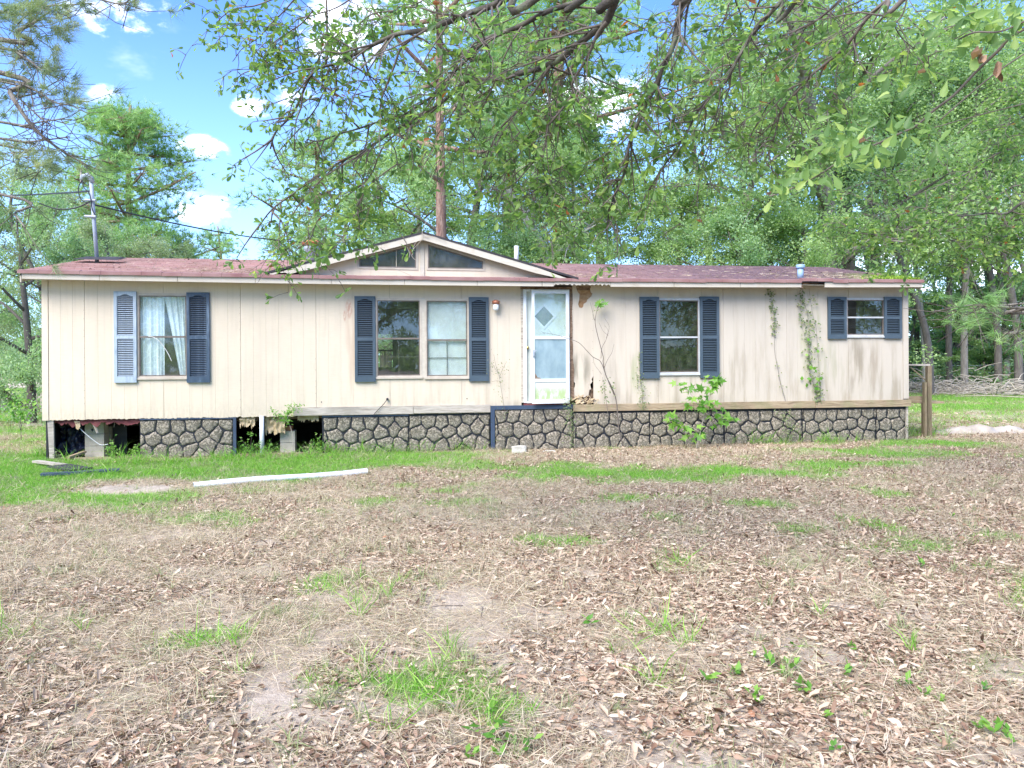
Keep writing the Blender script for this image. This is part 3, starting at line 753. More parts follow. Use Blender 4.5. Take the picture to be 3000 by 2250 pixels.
# stray vine twigs hanging from the gable peak
def tw(pts, r, name, parent=None, off=GY - .02, z0=(700, 650, 2.2125), mat='twig_pale'):
    P = []
    for x, y in pts:
        u, z = W(z0[0] + x / z0[2], z0[1] + y / z0[2], off); P.append((u, off, z))
    return MB().tube(catmull(P, 4), r, 5)
mb = MB()
for L in (((1222, -20), (1190, 60), (1180, 120), (1140, 165), (1110, 200), (1090, 165)), ((1195, 90), (1260, 95), (1300, 110), (1340, 125)), ((1110, 200), (1130, 235), (1150, 250)), ((1110, 160), (1105, 230)),
          ((1180, 120), (1150, 130), (1130, 170), (1125, 215)), ((1187, 70), (1210, 95), (1240, 90)), ((900, 300), (990, 300), (1050, 320), (1120, 350))):
    mb.v, mb.f = mb.v, mb.f
    t_ = tw(L, .004, 't'); k = len(mb.v); mb.v += t_.v; mb.f += [tuple(i + k for i in f) for f in t_.f]
o = mb.build('dead_vine', 'twig_pale'); o.location = home.location; o.rotation_euler = home.rotation_euler
tag(o, 'thin dead pale vine hanging over the gable peak and its windows', 'dead vine')

# ---- belt boards
def belt(px0, px1, zt=.79, zl=.655, mat='grey_wood', tilt=0.0):
    u0, u1 = W(px0, 1195)[0], W(px1, 1195)[0]
    MB().hexa([(u0, -.028, zl), (u1, -.028, zl + tilt), (u1, -.001, zl + tilt), (u0, -.001, zl), (u0, -.028, zt), (u1, -.028, zt + tilt), (u1, -.001, zt + tilt), (u0, -.001, zt)]).build('belt_board', mat, home)
belt(858, 1210, .795, .66); belt(1211.5, 1436, .797, .668)
belt(1679, 2030, .775, .655, 'brown_wood'); belt(2031, 2386, .778, .652, 'brown_wood'); belt(2387, 2667, .775, .65, 'brown_wood')

# ---- windows
def ring(mb, u0, u1, z0, z1, w_, y0, y1, wb=None):
    wb = wb or w_
    mb.box(u0, u0 + w_, y0, y1, z0, z1); mb.box(u1 - w_, u1, y0, y1, z0, z1)
    mb.box(u0 + w_, u1 - w_, y0, y1, z1 - w_, z1); mb.box(u0 + w_, u1 - w_, y0, y1, z0, z0 + wb); return mb
def window(key, split_py, fm='alu_tan', gm='glass', lowsash=True):
    u0, u1, z0, z1 = OR[key]; zs = W((OPEN[key][0] + OPEN[key][2]) / 2, split_py)[1]
    wd = ring(MB(), u0 - .012, u1 + .012, z0 - .012, z1 + .012, .035, -.010, .012, .045).build('window', fm, home)
    ring(MB(), u0 + .024, u1 - .024, z0 + .034, z1 - .024, .016, -.004, .030).build('sash_frame', 'alu_brown', wd)
    MB().box(u0 + .03, u1 - .03, -.012, .022, zs - .014, zs + .014).build('meeting_rail', fm if fm != 'alu_tan' else 'alu_brown', wd)
    MB().box(u0 + .038, u1 - .038, .0, .004, zs + .013, z1 - .038).build('pane', gm, wd)
    MB().box(u0 + .038, u1 - .038, .012, .016, z0 + .048, zs - .013).build('pane', gm, wd)
    MB().box(u0 - .02, u1 + .02, -.03, -.011, z0 - .02, z0 + .012).build('window_sill', fm, wd)
    return wd, u0, u1, z0, z1, zs
def muntins(wd, u0, u1, z0, zs, py, mat='alu_brown', y=.020):
    um = (u0 + u1) / 2; zm = (z0 + .04 + zs) / 2
    MB().box(um - .006, um + .006, y, y + .006, z0 + .05, zs - .015).build('muntin', mat, wd)
    MB().box(u0 + .04, u1 - .04, y + .0065, y + .012, zm - .006, zm + .006).build('muntin', mat, wd)
# window with lace curtains
wd, u0, u1, z0, z1, zs = window('w1', 987, 'alu_tan', 'glass_clear')
def curtain(top0, top1, bot0, bot1, z0, z1, y=.07):
    mb = MB(); nu, nz = 36, 12
    for j in range(nz + 1):
        f = j / nz; a = bot0 + (top0 - bot0) * f; b = bot1 + (top1 - bot1) * f
        for i in range(nu + 1):
            g_ = i / nu; x = a + (b - a) * g_
            mb.v.append((x, y + .018 * math.sin(g_ * 21 + .6 * math.sin(3 * f)) * (1 - .2 * f) + .008 * math.sin(g_ * 47), z0 + (z1 - z0) * f))
    for j in range(nz):
        for i in range(nu):
            k = j * (nu + 1) + i; mb.f.append((k, k + 1, k + nu + 2, k + nu + 1))
    return mb.build('lace_curtain', 'lace', wd, True)
def cx_(x, y=640): return W(x / 2.2125, 700 + y / 2.2125, .07)[0]
curtain(cx_(895), cx_(1066), cx_(895), cx_(1064), z0 + .03, z1 - .02)
curtain(cx_(1064), cx_(1215), cx_(1165), cx_(1215), z0 + .03, z1 - .02, .085)
t_ = tw(((960, 630), (1000, 640), (1040, 670), (1085, 735), (1112, 790)), .005, 'cord', off=-.02, z0=(0, 700, 2.2125)); t_.build('loose_cord', 'trim_white', wd)
# double window
wd, u0, u1, z0, z1, zs = window('w2', 992, 'alu_tan', 'glass')
muntins(wd, u0, u1, z0, zs, 0, 'alu_brown')
t_ = tw(((905, 852), (950, 815), (993, 778)), .004, 'cord', off=.04, z0=(700, 650, 2.2125)); t_.build('loose_cord', 'wire_black', wd)
wd, u0, u1, z0, z1, zs = window('w3', 996, 'alu_tan', 'glass_clear')
mb = MB(); z = z0 + .05
while z < z1 - .03:
    mb.hexa([(u0 + .04, .050, z), (u1 - .04, .050, z), (u1 - .04, .059, z + .0155), (u0 + .04, .059, z + .0155), (u0 + .04, .0485, z + .001), (u1 - .04, .0485, z + .001), (u1 - .04, .0575, z + .0165), (u0 + .04, .0575, z + .0165)])
    z += .0165
tag(mb.build('venetian_blind', 'blind', wd), kind='stuff')
MB().box(u0 + .02, u1 - .02, .064, .068, z0, z1).build('blind_backing', 'blind', wd)
muntins(wd, u0, u1, z0, zs, 0, 'wire_black', .024)
u = W(1240, 990)[0]; MB().box(u - .03, u + .03, -.006, -.0005, OR['w2'][2] - .02, OR['w2'][3] + .02).build('window_mullion', 'trim', home)
# plain window
wd, u0, u1, z0, z1, zs = window('w4', 988, 'alu_grey', 'glass_green_reflection'); muntins(wd, u0, u1, z0, zs, 0, 'wire_black')
# small window
wd, u0, u1, z0, z1, zs = window('w5', 930, 'alu_grey', 'glass')
for zz_ in ((z0 + zs) / 2, (z1 + zs) / 2): MB().box(u0 + .04, u1 - .04, .018, .024, zz_ - .006, zz_ + .006).build('muntin', 'wire_black', wd)
MB().box((u0 + u1) / 2 - .006, (u0 + u1) / 2 + .006, .025, .031, z0 + .05, z1 - .03).build('muntin', 'wire_black', wd)

# ---- shutters
def shutter(x0, y0, x1, y1, mat, nl, label=None):
    u0, u1, z0, z1 = R(x0, y0, x1, y1, -.03); w_, h = u1 - u0, z1 - z0
    zm = z0 + h * .5; st = .047; mid = .028; tr = .075; br = .10
    if h < 1: br = .085; tr = .06
    mb = MB(); y0_, y1_ = -.042, -.004
    mb.box(u0, u0 + st, y0_, y1_, z0, z1); mb.box(u1 - st, u1, y0_, y1_, z0, z1)
    mb.box(u0 + st, u1 - st, y0_, y1_, z0, z0 + br); mb.box(u0 + st, u1 - st, y0_, y1_, zm - mid, zm + mid)
    arch = [(u0 + st, z1)] + [(u0 + st + (w_ - 2 * st) * k / 12, z1 - tr + .028 * max(0, math.sin(math.pi * min(1, max(0, (k / 12 - .12) / .76)))) ** 1.2) for k in range(13)] + [(u1 - st, z1)]
    mb.prism(arch, y0_, y1_)
    sh = mb.build('shutter', mat, home)
    MB().box(u0 + .003, u1 - .003, -.0035, -.0005, z0 + .002, z1 - .002).build('shutter_shade_back', 'skirt_back', sh)  # near-black backing puts the shade between the slats into colour
    if label: sh['label'] = label
    sm = None
    for (a, b) in ((z0 + br, zm - mid), (zm + mid, z1 - tr + .02)):
        n = nl; pit = (b - a) / n
        for i in range(n):
            z = a + pit * (i + .5); hw = (w_ - 2 * st) / 2 - .001
            if sm is None:
                x = MB().hexa([(-hw, -.024, -.010), (hw, -.024, -.010), (hw, .003, .004), (-hw, .003, .004), (-hw, -.023, -.005), (hw, -.023, -.005), (hw, .004, .008), (-hw, .004, .008)])
                o = x.build('slat', mat, sh); sm = o.data
            else: o = link('slat', sm, sh)
            o.location = ((u0 + u1) / 2, -.012, z)
    return sh
shutter(334, 854, 400, 1121, 'shutter_faded_glare', 21, 'shutter weathered pale blue with glare put into its colour')
shutter(547, 857, 614, 1121, 'shutter_worn', 21, 'dark blue shutter with worn paler patches')
shutter(1039, 868, 1100, 1119, 'shutter_blue', 20); shutter(1374, 871, 1432, 1117, 'shutter_blue', 20)
shutter(1875, 870, 1931, 1109, 'shutter_blue', 20); shutter(2051, 869, 2107, 1107, 'shutter_blue', 20)
shutter(2426, 870, 2480, 993, 'shutter_blue', 9, 'short slate blue shutter'); shutter(2591, 870, 2642, 992, 'shutter_blue', 9, 'short slate blue shutter')

# ---- door
u0, u1, z0, z1 = OR['door']
mb = MB(); n = 18
poly = [(u0 - .01, z1 + .03), (u1 + .01, z1 + .035), (u1 + .01, z1 - .012), (u0 - .01, z1 - .012)]
MB().prism(poly, -.012, .03).build('rotted_lintel', 'rotten_wood', home)
ur = W(1668, 1000)[0]
right_edge = [(ur, z1 - .013)] + [(u1 + .004 + random.uniform(-.004, .012) + (.02 if k > 11 else 0), z1 - .013 - (z1 - z0 - .06) * k / n) for k in range(n + 1)] + [(ur, z0 + .05)]
MB().prism(right_edge, -.01, .03).build('rotted_jamb', 'rotten_wood', home)
left_edge = [(W(1533, 1000)[0], z1 - .013)] + [(u0 - random.uniform(0, .008), z1 - .013 - (z1 - z0 - .03) * k / n) for k in range(n + 1)] + [(W(1533, 1000)[0], z0 + .02)]
MB().prism(left_edge, -.006, .03).build('rotted_jamb', 'grey_wood', home)
ua = W(1533, 1000)[0]
df = MB(); df.box(ua + .001, ua + .055, -.028, .05, z0 + .02, z1 - .014); df.box(ua + .056, ur - .001, -.026, .05, z1 - .05, z1 - .014); df.box(ur - .03, ur - .001, -.028, .05, z0 + .04, z1 - .051); df.box(ua + .056, ur - .031, -.03, .05, z0 + .012, z0 + .04)
dfo = df.build('door_frame', 'alu_white', home)
MB().box(ua, ur, -.02, .03, z0 - .03, z0 + .011).build('door_threshold', 'torn_red', home)
idr = MB().box(ua + .056, ur - .032, .03, .06, z0 + .042, z1 - .052).build('entry_door', 'door_white', home)
dc = W(1594, 927, .02); dr = W(1622, 927, .02)[0] - dc[0]
dia = [(dc[0], dc[1] + dr * 1.05), (dc[0] + dr, dc[1]), (dc[0], dc[1] - dr * 1.05), (dc[0] - dr, dc[1])]
MB().prism([(dc[0] + (p[0] - dc[0]) * 1.28, dc[1] + (p[1] - dc[1]) * 1.28) for p in dia], .018, .0295, [dia]).build('diamond_trim', 'alu_white', idr)
MB().prism(dia, .024, .029).build('diamond_pane', 'glass_green_solid', idr)
kx = W(1545, 1019, .0)
kn = MB().lathe([(.026, 0), (.028, .008), (.012, .014), (.012, .03), (.024, .036), (.027, .048), (.022, .058), (.006, .062)], 0, 0, 16).build('door_knob', 'brass', idr, True); kn.location = (kx[0], .03, kx[1]); kn.rotation_euler = (rad(90), 0, 0)
# storm door, hinged on the right and standing ajar
hu = W(1666, 1000, -.04)[0]; lu = W(1557, 1000, -.12)[0]
sd = empty('storm_door', (hu, -.042, 0), 0); sd.parent = home; sd.rotation_euler = (0, 0, rad(6.5)); Wd = hu - lu
zb_, zt_ = z0 + .005, z1 - .035
fr = MB(); fr.box(-Wd, -Wd + .045, -.03, 0, zb_, zt_); fr.box(-.055, 0, -.03, 0, zb_, zt_)
fr.box(-Wd + .045, -.055, -.03, 0, zt_ - .055, zt_); fr.box(-Wd + .045, -.055, -.03, 0, zb_, zb_ + .07)
zA = W(1610, 990)[1]; zC = W(1610, 1114)[1]
fr.box(-Wd + .045, -.055, -.03, 0, zA - .025, zA + .03); fr.box(-Wd + .045, -.055, -.03, 0, zC - .025, zC + .03)
fr.build('frame', 'alu_white', sd)
MB().box(-Wd + .045, -.055, -.017, -.013, zA + .03, zt_ - .055).build('upper_pane', 'glass_clear', sd)
MB().box(-Wd + .045, -.055, -.017, -.012, zC + .03, zA - .025).build('lower_pane', 'cloudy_glass', sd)
MB().box(-Wd + .045, -.055, -.018, -.010, zb_ + .07, zC - .025).build('kick_panel', 'kick_panel', sd)
hz_ = W(1560, 1036)[1]
hd = MB(); hd.box(-Wd + .012, -Wd + .034, -.045, -.031, hz_ - .06, hz_ + .06); hd.box(-Wd + .016, -Wd + .03, -.07, -.0455, hz_ - .045, hz_ - .02); hd.tube([(-Wd + .023, -.07, hz_ + .02), (-Wd + .05, -.075, hz_ + .05), (-Wd + .07, -.07, hz_ + .058)], .007, 6); hd.build('handle', 'galv', sd)
cp = [(-Wd + .047, zC + .032), (-Wd + .16, zC + .032), (-Wd + .13, zC + .05), (-Wd + .09, zC + .055), (-Wd + .075, zC + .09), (-Wd + .047, zC + .13)]
MB().prism(cp, -.024, -.0185).build('dirt_patch', 'rotten_wood', sd)
u, z = W(1620, 856, -.05); MB().tube([(ur - .1, -.035, z1 - .04), (u, -.05, z - .01), (ua + .1, -.04, z1 - .02)], .008, 6).build('door_closer', 'alu_white', home)

# ---- porch light
lx = W(1451, 890)
pl_ = empty('porch_light', (lx[0], 0, lx[1])); pl_.parent = home
o = MB().lathe([(.05, 0), (.05, .015), (.03, .02)], 0, 0, 16).build('base_plate', 'copper', pl_, True); o.location = (0, 0, .02); o.rotation_euler = (rad(90), 0, 0)
MB().lathe([(.03, .055), (.062, .045), (.066, .02), (.066, -.005), (.055, -.012)], 0, -.085, 16).build('hood', 'copper', pl_, True)
MB().box(-.012, .012, -.06, -.02, .01, .035).build('arm', 'copper', pl_)
MB().lathe([(.046, -.013), (.05, -.05), (.047, -.10), (.03, -.118), (.004, -.121)], 0, -.085, 16).build('globe', 'globe_glass', pl_, True)
# antenna lead coming out of the wall
t_ = tw(((962, 1150), (935, 1185), (905, 1215), (872, 1252)), .006, 'cord', off=-.05, z0=(700, 650, 2.2125)); t_.build('cable_stub', 'wire_black', home)
x = MB().lathe([(.02, 0), (.02, .05), (.012, .055)], 0, 0, 10).build('cable_gland', 'wire_black', home); u, z = W(700 + 962 / 2.2125, 650 + 1148 / 2.2125); x.location = (u, 0, z); x.rotation_euler = (rad(90), 0, 0)

# ---- roof fittings
u, z = W(2345, 810, .05)
MB().lathe([(.055, 0), (.055, .20)], u, .05, 18).build('vent_pipe', 'pvc_blue', home, True).location = (0, 0, z - .05)
MB().lathe([(.075, 0), (.078, .01), (.078, .055), (.07, .065)], u, .05, 18).build('vent_cap', 'pvc_blue', home, True).location = (0, 0, z + .151)
u, z = W(915, 770, 1.6)
MB().lathe([(.12, 0), (.12, .32), (.15, .34), (.15, .40)], u, 1.6, 20).build('flue_pipe', 'galv', home, True).location = (0, 0, z - .1)
MB().lathe([(.10, .401), (.10, .44), (.19, .445), (.185, .49), (.10, .515)], u, 1.6, 20).build('flue_cap', 'rust_orange', home, True).location = (0, 0, z - .1)
u, z = W(1513, 765, 2.4); MB().lathe([(.045, 0), (.045, .36)], u, 2.4, 12).build('plumbing_vent', 'pvc', home, True).location = (0, 0, z - .05)

# ---- stone-look skirting
SEED = [(.075, .14), (.235, .18), (.40, .17), (.545, .20), (.72, .13), (.915, .15), (.125, .50), (.31, .52), (.495, .47), (.67, .40), (.83, .37), (.955, .52),
        (.06, .84), (.215, .80), (.385, .84), (.56, .78), (.735, .70), (.90, .83), (.64, .95)]
def vor(seeds, i, w_, h):
    poly = [(0, 0), (w_, 0), (w_, h), (0, h)]; px, py = seeds[i]
    for j, (qx, qy) in enumerate(seeds):
        if j == i: continue
        mx, my = (px + qx) / 2, (py + qy) / 2; nx, ny = qx - px, qy - py; out = []
        for k in range(len(poly)):
            a, b = poly[k], poly[(k + 1) % len(poly)]
            da = (a[0] - mx) * nx + (a[1] - my) * ny; db = (b[0] - mx) * nx + (b[1] - my) * ny
            if da <= 0: out.append(a)
            if da * db < 0: t = da / (da - db); out.append((a[0] + (b[0] - a[0]) * t, a[1] + (b[1] - a[1]) * t))
        poly = out
        if len(poly) < 3: return []
    return poly
def stone_mesh(poly, seed):
    c = Vector((sum(p[0] for p in poly) / len(poly), sum(p[1] for p in poly) / len(poly)))
    poly = inset(poly, .009); pts = []
    for i in range(len(poly)):      # resample and wobble the outline
        a, b = Vector(poly[i]), Vector(poly[(i + 1) % len(poly)]); k = max(1, int((b - a).length / .035))
        for j in range(k): pts.append(a + (b - a) * (j / k))
    n = len(pts); sm = [(pts[i - 1] * .04 + pts[i] * .92 + pts[(i + 1) % n] * .04) for i in range(n)]
    for i, p in enumerate(sm):
        w_ = mnoise.noise(Vector((p.x * 17 + seed * 3.1, p.y * 17, seed))) * .024; sm[i] = p + (p - c).normalized() * w_
    mb = MB()
    for (f, d) in ((1.0, .008), (.955, -.009), (.72, -.013), (.38, -.014)):
        for p in sm:
            q = c + (p - c) * f; nz_ = mnoise.noise(Vector((q.x * 34, q.y * 34, seed * 1.7))) * .008 if f < .99 else 0
            mb.v.append((q.x - c.x, d + nz_, q.y - c.y))
    mb.v.append((0, -.014, 0))
    for r_ in range(3):
        for i in range(n): j = (i + 1) % n; mb.f.append((r_ * n + i, r_ * n + j, (r_ + 1) * n + j, (r_ + 1) * n + i))
    for i in range(n): mb.f.append((3 * n + i, 3 * n + (i + 1) % n, 4 * n))
    return mb, c
def skirt(px0, px1, ztop, full_w, shift=0.0, border=None, seed=0, y=.03, zbot=.0, blue=False):
    u0, u1 = W(px0, 1270)[0], W(px1, 1270)[0]; w_ = u1 - u0; H = ztop - zbot
    pan = MB().box(u0 + .002, u1 - .002, y, y + .02, zbot - .05, ztop).build('skirting_panel', 'skirt_back', home)
    mL, mT = (border or (0, .03))[:2]
    k = 0; seeds = []
    for rep in range(-1, 2):
        for (sx, sy) in SEED:
            x = (sx + rep + shift) * full_w; zz_ = (1 - sy) * (H - mT)
            seeds.append((x + random.uniform(-.038, .038), zz_ + random.uniform(-.034, .034)))
    ex = w_ - mL - (border[2] if border and len(border) > 2 else 0)
    seeds = [s for s in seeds if -.12 < s[0] < ex + .12]
    if not hasattr(skirt, 'c'): skirt.c = 0
    for i in range(len(seeds)):
        p = vor(seeds, i, ex, H - mT)
        if len(p) < 3: continue
        A = abs(sum(p[k][0] * p[(k + 1) % len(p)][1] - p[(k + 1) % len(p)][0] * p[k][1] for k in range(len(p)))) / 2
        if A < .0035: continue
        skirt.c += 1; mb, c = stone_mesh(p, skirt.c * .37)
        mb.build('stone', 'stone', pan, True).location = (u0 + mL + c.x, y, zbot + c.y)
    if blue: 
        tr_ = MB(); tr_.box(u0 + .003, u1 - .003, y - .026, y - .001, ztop - mT + .002, ztop)
        if blue == 'L': tr_.box(u0 + .003, u0 + mL - .004, y - .026, y - .001, 0, ztop - mT + .001)
        if blue == 'R': tr_.box(u1 - border[2] + .006, u1 - .003, y - .026, y - .001, 0, ztop - mT + .001)
        tr_.build('blue_border', 'skirt_blue', pan)
    return pan
fw = W(1678, 1270)[0] - W(1437, 1270)[0]
fw0 = 1.42
skirt(408, 692, .650, 1.45, 0, (0, .025, .055), blue='R')
skirt(943, 1198, .652, fw0, 0, (.02, .03), blue='T'); skirt(1198.5, 1436, .66, fw0, 0, (0, .03))
skirt(1437, 1678, .775, 1.40, 0, (.075, .07), y=.0, blue='L')
skirt(1679, 1904, .650, fw0, 0, (0, .025), y=.012); skirt(1905, 2123, .650, fw0); skirt(2124, 2352, .645, fw0 + .1); skirt(2353, 2569, .645, fw0 + .05); skirt(2570, 2655, .640, fw0)
u = W(2657, 1270)[0]; MB().box(u - .005, u + .03, .0, .06, -.05, .64).build('skirting_corner', 'grey_wood', home)
# crawl space behind the missing panels
u0 = W(143, 1300)[0]; P_ = MB(); P_.hexa([(u0, .02, -.02), (u0 + .07, .02, -.02), (u0 + .07, .06, -.02), (u0, .06, -.02), (u0 - .03, .02, .652), (u0 + .06, .02, .652), (u0 + .06, .06, .652), (u0 - .03, .06, .652)]); P_.build('skirting_post', 'grey_wood', home)
def wavy(u0, u1, z0, z1, y, amp, nu, nz, name, mat, seed=0.0, rag=0.0, parent=None):
    mb = MB()
    for j in range(nz + 1):
        for i in range(nu + 1):
            f, g_ = i / nu, j / nz; zz_ = z0 + (z1 - z0) * g_
            if rag and j == 0: zz_ += rag * (mnoise.noise(Vector((f * 11 + seed, seed, 0))) + .3 * mnoise.noise(Vector((f * 43, seed, 1))))
            mb.v.append((u0 + (u1 - u0) * f, y + amp * mnoise.noise(Vector((f * 6 + seed, g_ * 4, seed))) + amp * .4 * mnoise.noise(Vector((f * 17, g_ * 13, seed))), zz_))
    for j in range(nz):
        for i in range(nu): k = j * (nu + 1) + i; mb.f.append((k, k + 1, k + nu + 2, k + nu + 1))
    return mb.build(name, mat, parent or home, True)
wavy(W(140, 1300)[0], W(263, 1300)[0], -.02, .62, .42, .16, 30, 20, 'plastic_sheeting', 'black_sheet', 3.3)
wavy(W(150, 1240)[0], W(408, 1240)[0], .57, .665, .05, .03, 60, 4, 'torn_underlayment', 'torn_red', 8.1, .10)
wavy(W(700, 1240)[0], W(745, 1240)[0], .50, .66, .06, .05, 20, 6, 'torn_insulation', 'insulation', 1.1, .14)
wavy(W(773, 1240)[0], W(832, 1240)[0], .37, .66, .10, .06, 20, 8, 'torn_insulation', 'insulation', 4.1, .12)
wavy(W(870, 1240)[0], W(932, 1240)[0], .57, .66, .08, .03, 20, 6, 'torn_insulation', 'insulation', 6.1, .12)
wavy(W(690, 1240)[0], W(943, 1240)[0], .60, .66, .12, .03, 40, 3, 'torn_underlayment', 'rotten_wood', 9.1, .06)
uL, uG0, uG1 = UL + .1, R(366, 1270, 410, 1300, DEPTH - .2)[0], R(366, 1270, 408, 1300, DEPTH - .2)[1]
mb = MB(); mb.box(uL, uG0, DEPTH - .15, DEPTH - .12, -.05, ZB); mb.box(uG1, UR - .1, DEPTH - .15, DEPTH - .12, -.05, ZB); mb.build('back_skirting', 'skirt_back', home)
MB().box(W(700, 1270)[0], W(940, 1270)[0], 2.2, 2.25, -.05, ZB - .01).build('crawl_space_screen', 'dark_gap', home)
MB().box(UL + .02, UL + .05, .07, DEPTH - .13, -.05, ZB).build('end_skirting', 'skirt_back', home); MB().box(UR - .05, UR - .02, .07, DEPTH - .13, -.05, ZB).build('end_skirting', 'skirt_back', home)
for i in range(5):
    x = W(250 + i * 26, 1240)[0]; 
    MB().tube([(x, .12, .62), (x + .03 * random.uniform(-1, 1), .12, .62 - random.uniform(.03, .12))], .004, 4).build('hanging_strap', 'twig_pale', home)
pts = [(W(x / 2.2125, 700 + y / 2.2125, .08)) for x, y in ((575, 1160), (600, 1190), (625, 1235), (632, 1258))]
MB().tube([(u, .08, z) for u, z in pts], [.02, .015, .02, .015], 5).build('hanging_strap', 'twig_pale', home)
pts = [(W(x / 2.2125, 700 + y / 2.2125, .1)) for x, y in ((470, 1180), (530, 1240), (600, 1300), (655, 1335), (700, 1330))]
MB().tube(catmull([(u, .1, z) for u, z in pts]), .005, 5).build('dangling_wire', 'pvc', home)
pp = [W(x / 2.2125, 700 + y / 2.2125, .06) for x, y in ((480, 1178), (520, 1182), (522, 1215), (508, 1238), (494, 1228), (490, 1200))]
MB().prism(pp, .05, .06).build('hanging_scrap', 'insulation', home)
u, _ = W(767, 1290, .0); MB().lathe([(.036, -.03), (.036, .66)], u, .01, 14).build('drain_pipe', 'pvc', home, True)
for (a, b) in ((165, 300), (300, 415), (695, 830), (830, 935)):
    p, q = W(a, 1340)[0], W(b, 1340)[0]
    MB().box(p + .003, q - .003, -.01, .03, -.02, .05).build('ground_rail', 'brown_wood', home)
# dark slotted grille by the pier
u0, u1 = W(330, 1300, .7)[0], W(372, 1300, .7)[0]; mb = MB(); mb.box(u0, u1, .7, .72, 0, .55); mb.build('dark_slotted_board', 'wire_black', home)

# ---- concrete block piers
def pier(px, y, n, label, brick=False, width=.40):
    r_ = ray(px, 1300); u = W(px, 1300, y)[0]
    loc = house_to_world(u, y, 0); e = empty('block_pier', loc, TH); tag(e, label, 'block pier', 'concrete block piers under the home')
    for k in range(n):
        z0 = k * .195
        if k % 2 == 0 or width < .3:
            MB().box(-width / 2, width / 2, -.1, .1, z0 + .003, z0 + .192).build('concrete_block', 'block', e)
        else:
            for s in (-1, 1): MB().box(min(0, s * width / 2) + .002, max(0, s * width / 2) - .002, -.1, .1, z0 + .003, z0 + .192).build('concrete_block', 'block', e)
    if brick: MB().box(-width / 2 + .03, width / 2 - .05, -.08, .08, n * .195, n * .195 + .08).build('brick', 'brick_red', e)
pier(284, .42, 3, 'pale concrete block pier beside the black plastic sheeting', width=.29)
pier(318, .75, 3, 'shadowed block pier set back next to the slotted board', width=.16)
pier(845, .32, 2, 'short block pier topped with a brick right of the drain pipe', True, .24)

# ---- service mast
base = W(272, 752, 1.55); mt = W(250 + 0, 530, 1.55)
mast = empty('service_mast', house_to_world(base[0], 1.55, base[1] - .1)); tag(mast, 'grey metal electric service mast with a weatherhead rising from the left roof', 'mast')
top = at(267, 533, house_to_world(base[0], 1.55, 0).y); rel = Vector(top) - Vector(mast.location)
bs = at(285, 752, house_to_world(base[0], 1.55, 0).y) - Vector(mast.location); bs.z = -.05
MB().tube([bs, rel], .033, 12).build('pole', 'galv', mast, True)
MB().tube([rel + Vector((.02, 0, -.02)), rel + Vector((.0, 0, .06)), rel + Vector((-.06, -.02, .10)), rel + Vector((-.13, -.03, .08)), rel + Vector((-.16, -.03, .03))], [.038, .050, .058, .05, .03], 12).build('weatherhead', 'galv', mast, True)
MB().tube(catmull([rel + Vector((-.14, -.03, .04)), rel + Vector((-.20, -.04, -.10)), rel + Vector((-.18, -.05, -.28)), rel + Vector((-.1, -.05, -.36)), rel + Vector((0, -.05, -.38))], 5), .009, 6).build('wire_loop', 'wire_black', mast)
MB().tube(catmull([rel + Vector((-.14, -.03, .04)), rel + Vector((-.10, -.06, -.10)), rel + Vector((.02, -.08, -.25)), rel + Vector((.05, -.06, -.5)), rel + Vector((.10, -.05, -.6))], 5), .010, 6).build('wire_loop', 'wire_black', mast)
MB().tube(catmull([rel + Vector((-.80, -.2, -.42)), rel + Vector((-.55, -.1, -.50)), rel + Vector((-.25, -.05, -.47)), rel + Vector((0, -.04, -.36))], 5), .013, 6).build('splice', 'wire_black', mast)
for dz in (-.33, -.62):
    MB().tube([rel + Vector((-.09, -.05, dz)), rel + Vector((.11, -.05, dz - .01))], .022, 8).build('insulator_bracket', 'galv', mast)
    MB().lathe([(.045, -.02), (.05, .02)], rel.x + .01, rel.y, 12).build('clamp', 'galv', mast).location = (0, 0, rel.z + dz)
MB().tube([rel + Vector((-.17, -.02, .22)), rel + Vector((-.17, -.02, -.02))], .016, 6).build('pale_stick', 'twig_pale', mast)
fl = MB().hexa([(-.35, -.2, -.03), (.45, -.2, -.05), (.45, .15, .03), (-.35, .15, .03), (-.25, -.15, .0), (.4, -.15, -.03), (.4, .1, .05), (-.25, .1, .06)]); fl.build('roof_flashing', 'tar_black', mast).location = (bs.x, bs.y, .06)
T0 = Vector(top)
def wire(name, a, b, sagv, r, label, n=24):
    a, b = Vector(a), Vector(b)
    pts = [a + (b - a) * (i / n) - Vector((0, 0, sagv * 4 * (i / n) * (1 - i / n))) for i in range(n + 1)]
    mb = MB(); mb.tube([p - a for p in pts], r, 5); o = mb.build(name, 'wire_black', loc=a); tag(o, label, 'power line', 'power lines'); return o
wire('power_line', at(276, 600, T0.y), at(1150, 690, 34), .5, .016, 'thin black power line running right from the mast behind the oak leaves')
wire('power_line', at(262, 560, T0.y), at(-500, 515, 30), .35, .016, 'thin black power line running left from the mast past the pine boughs')
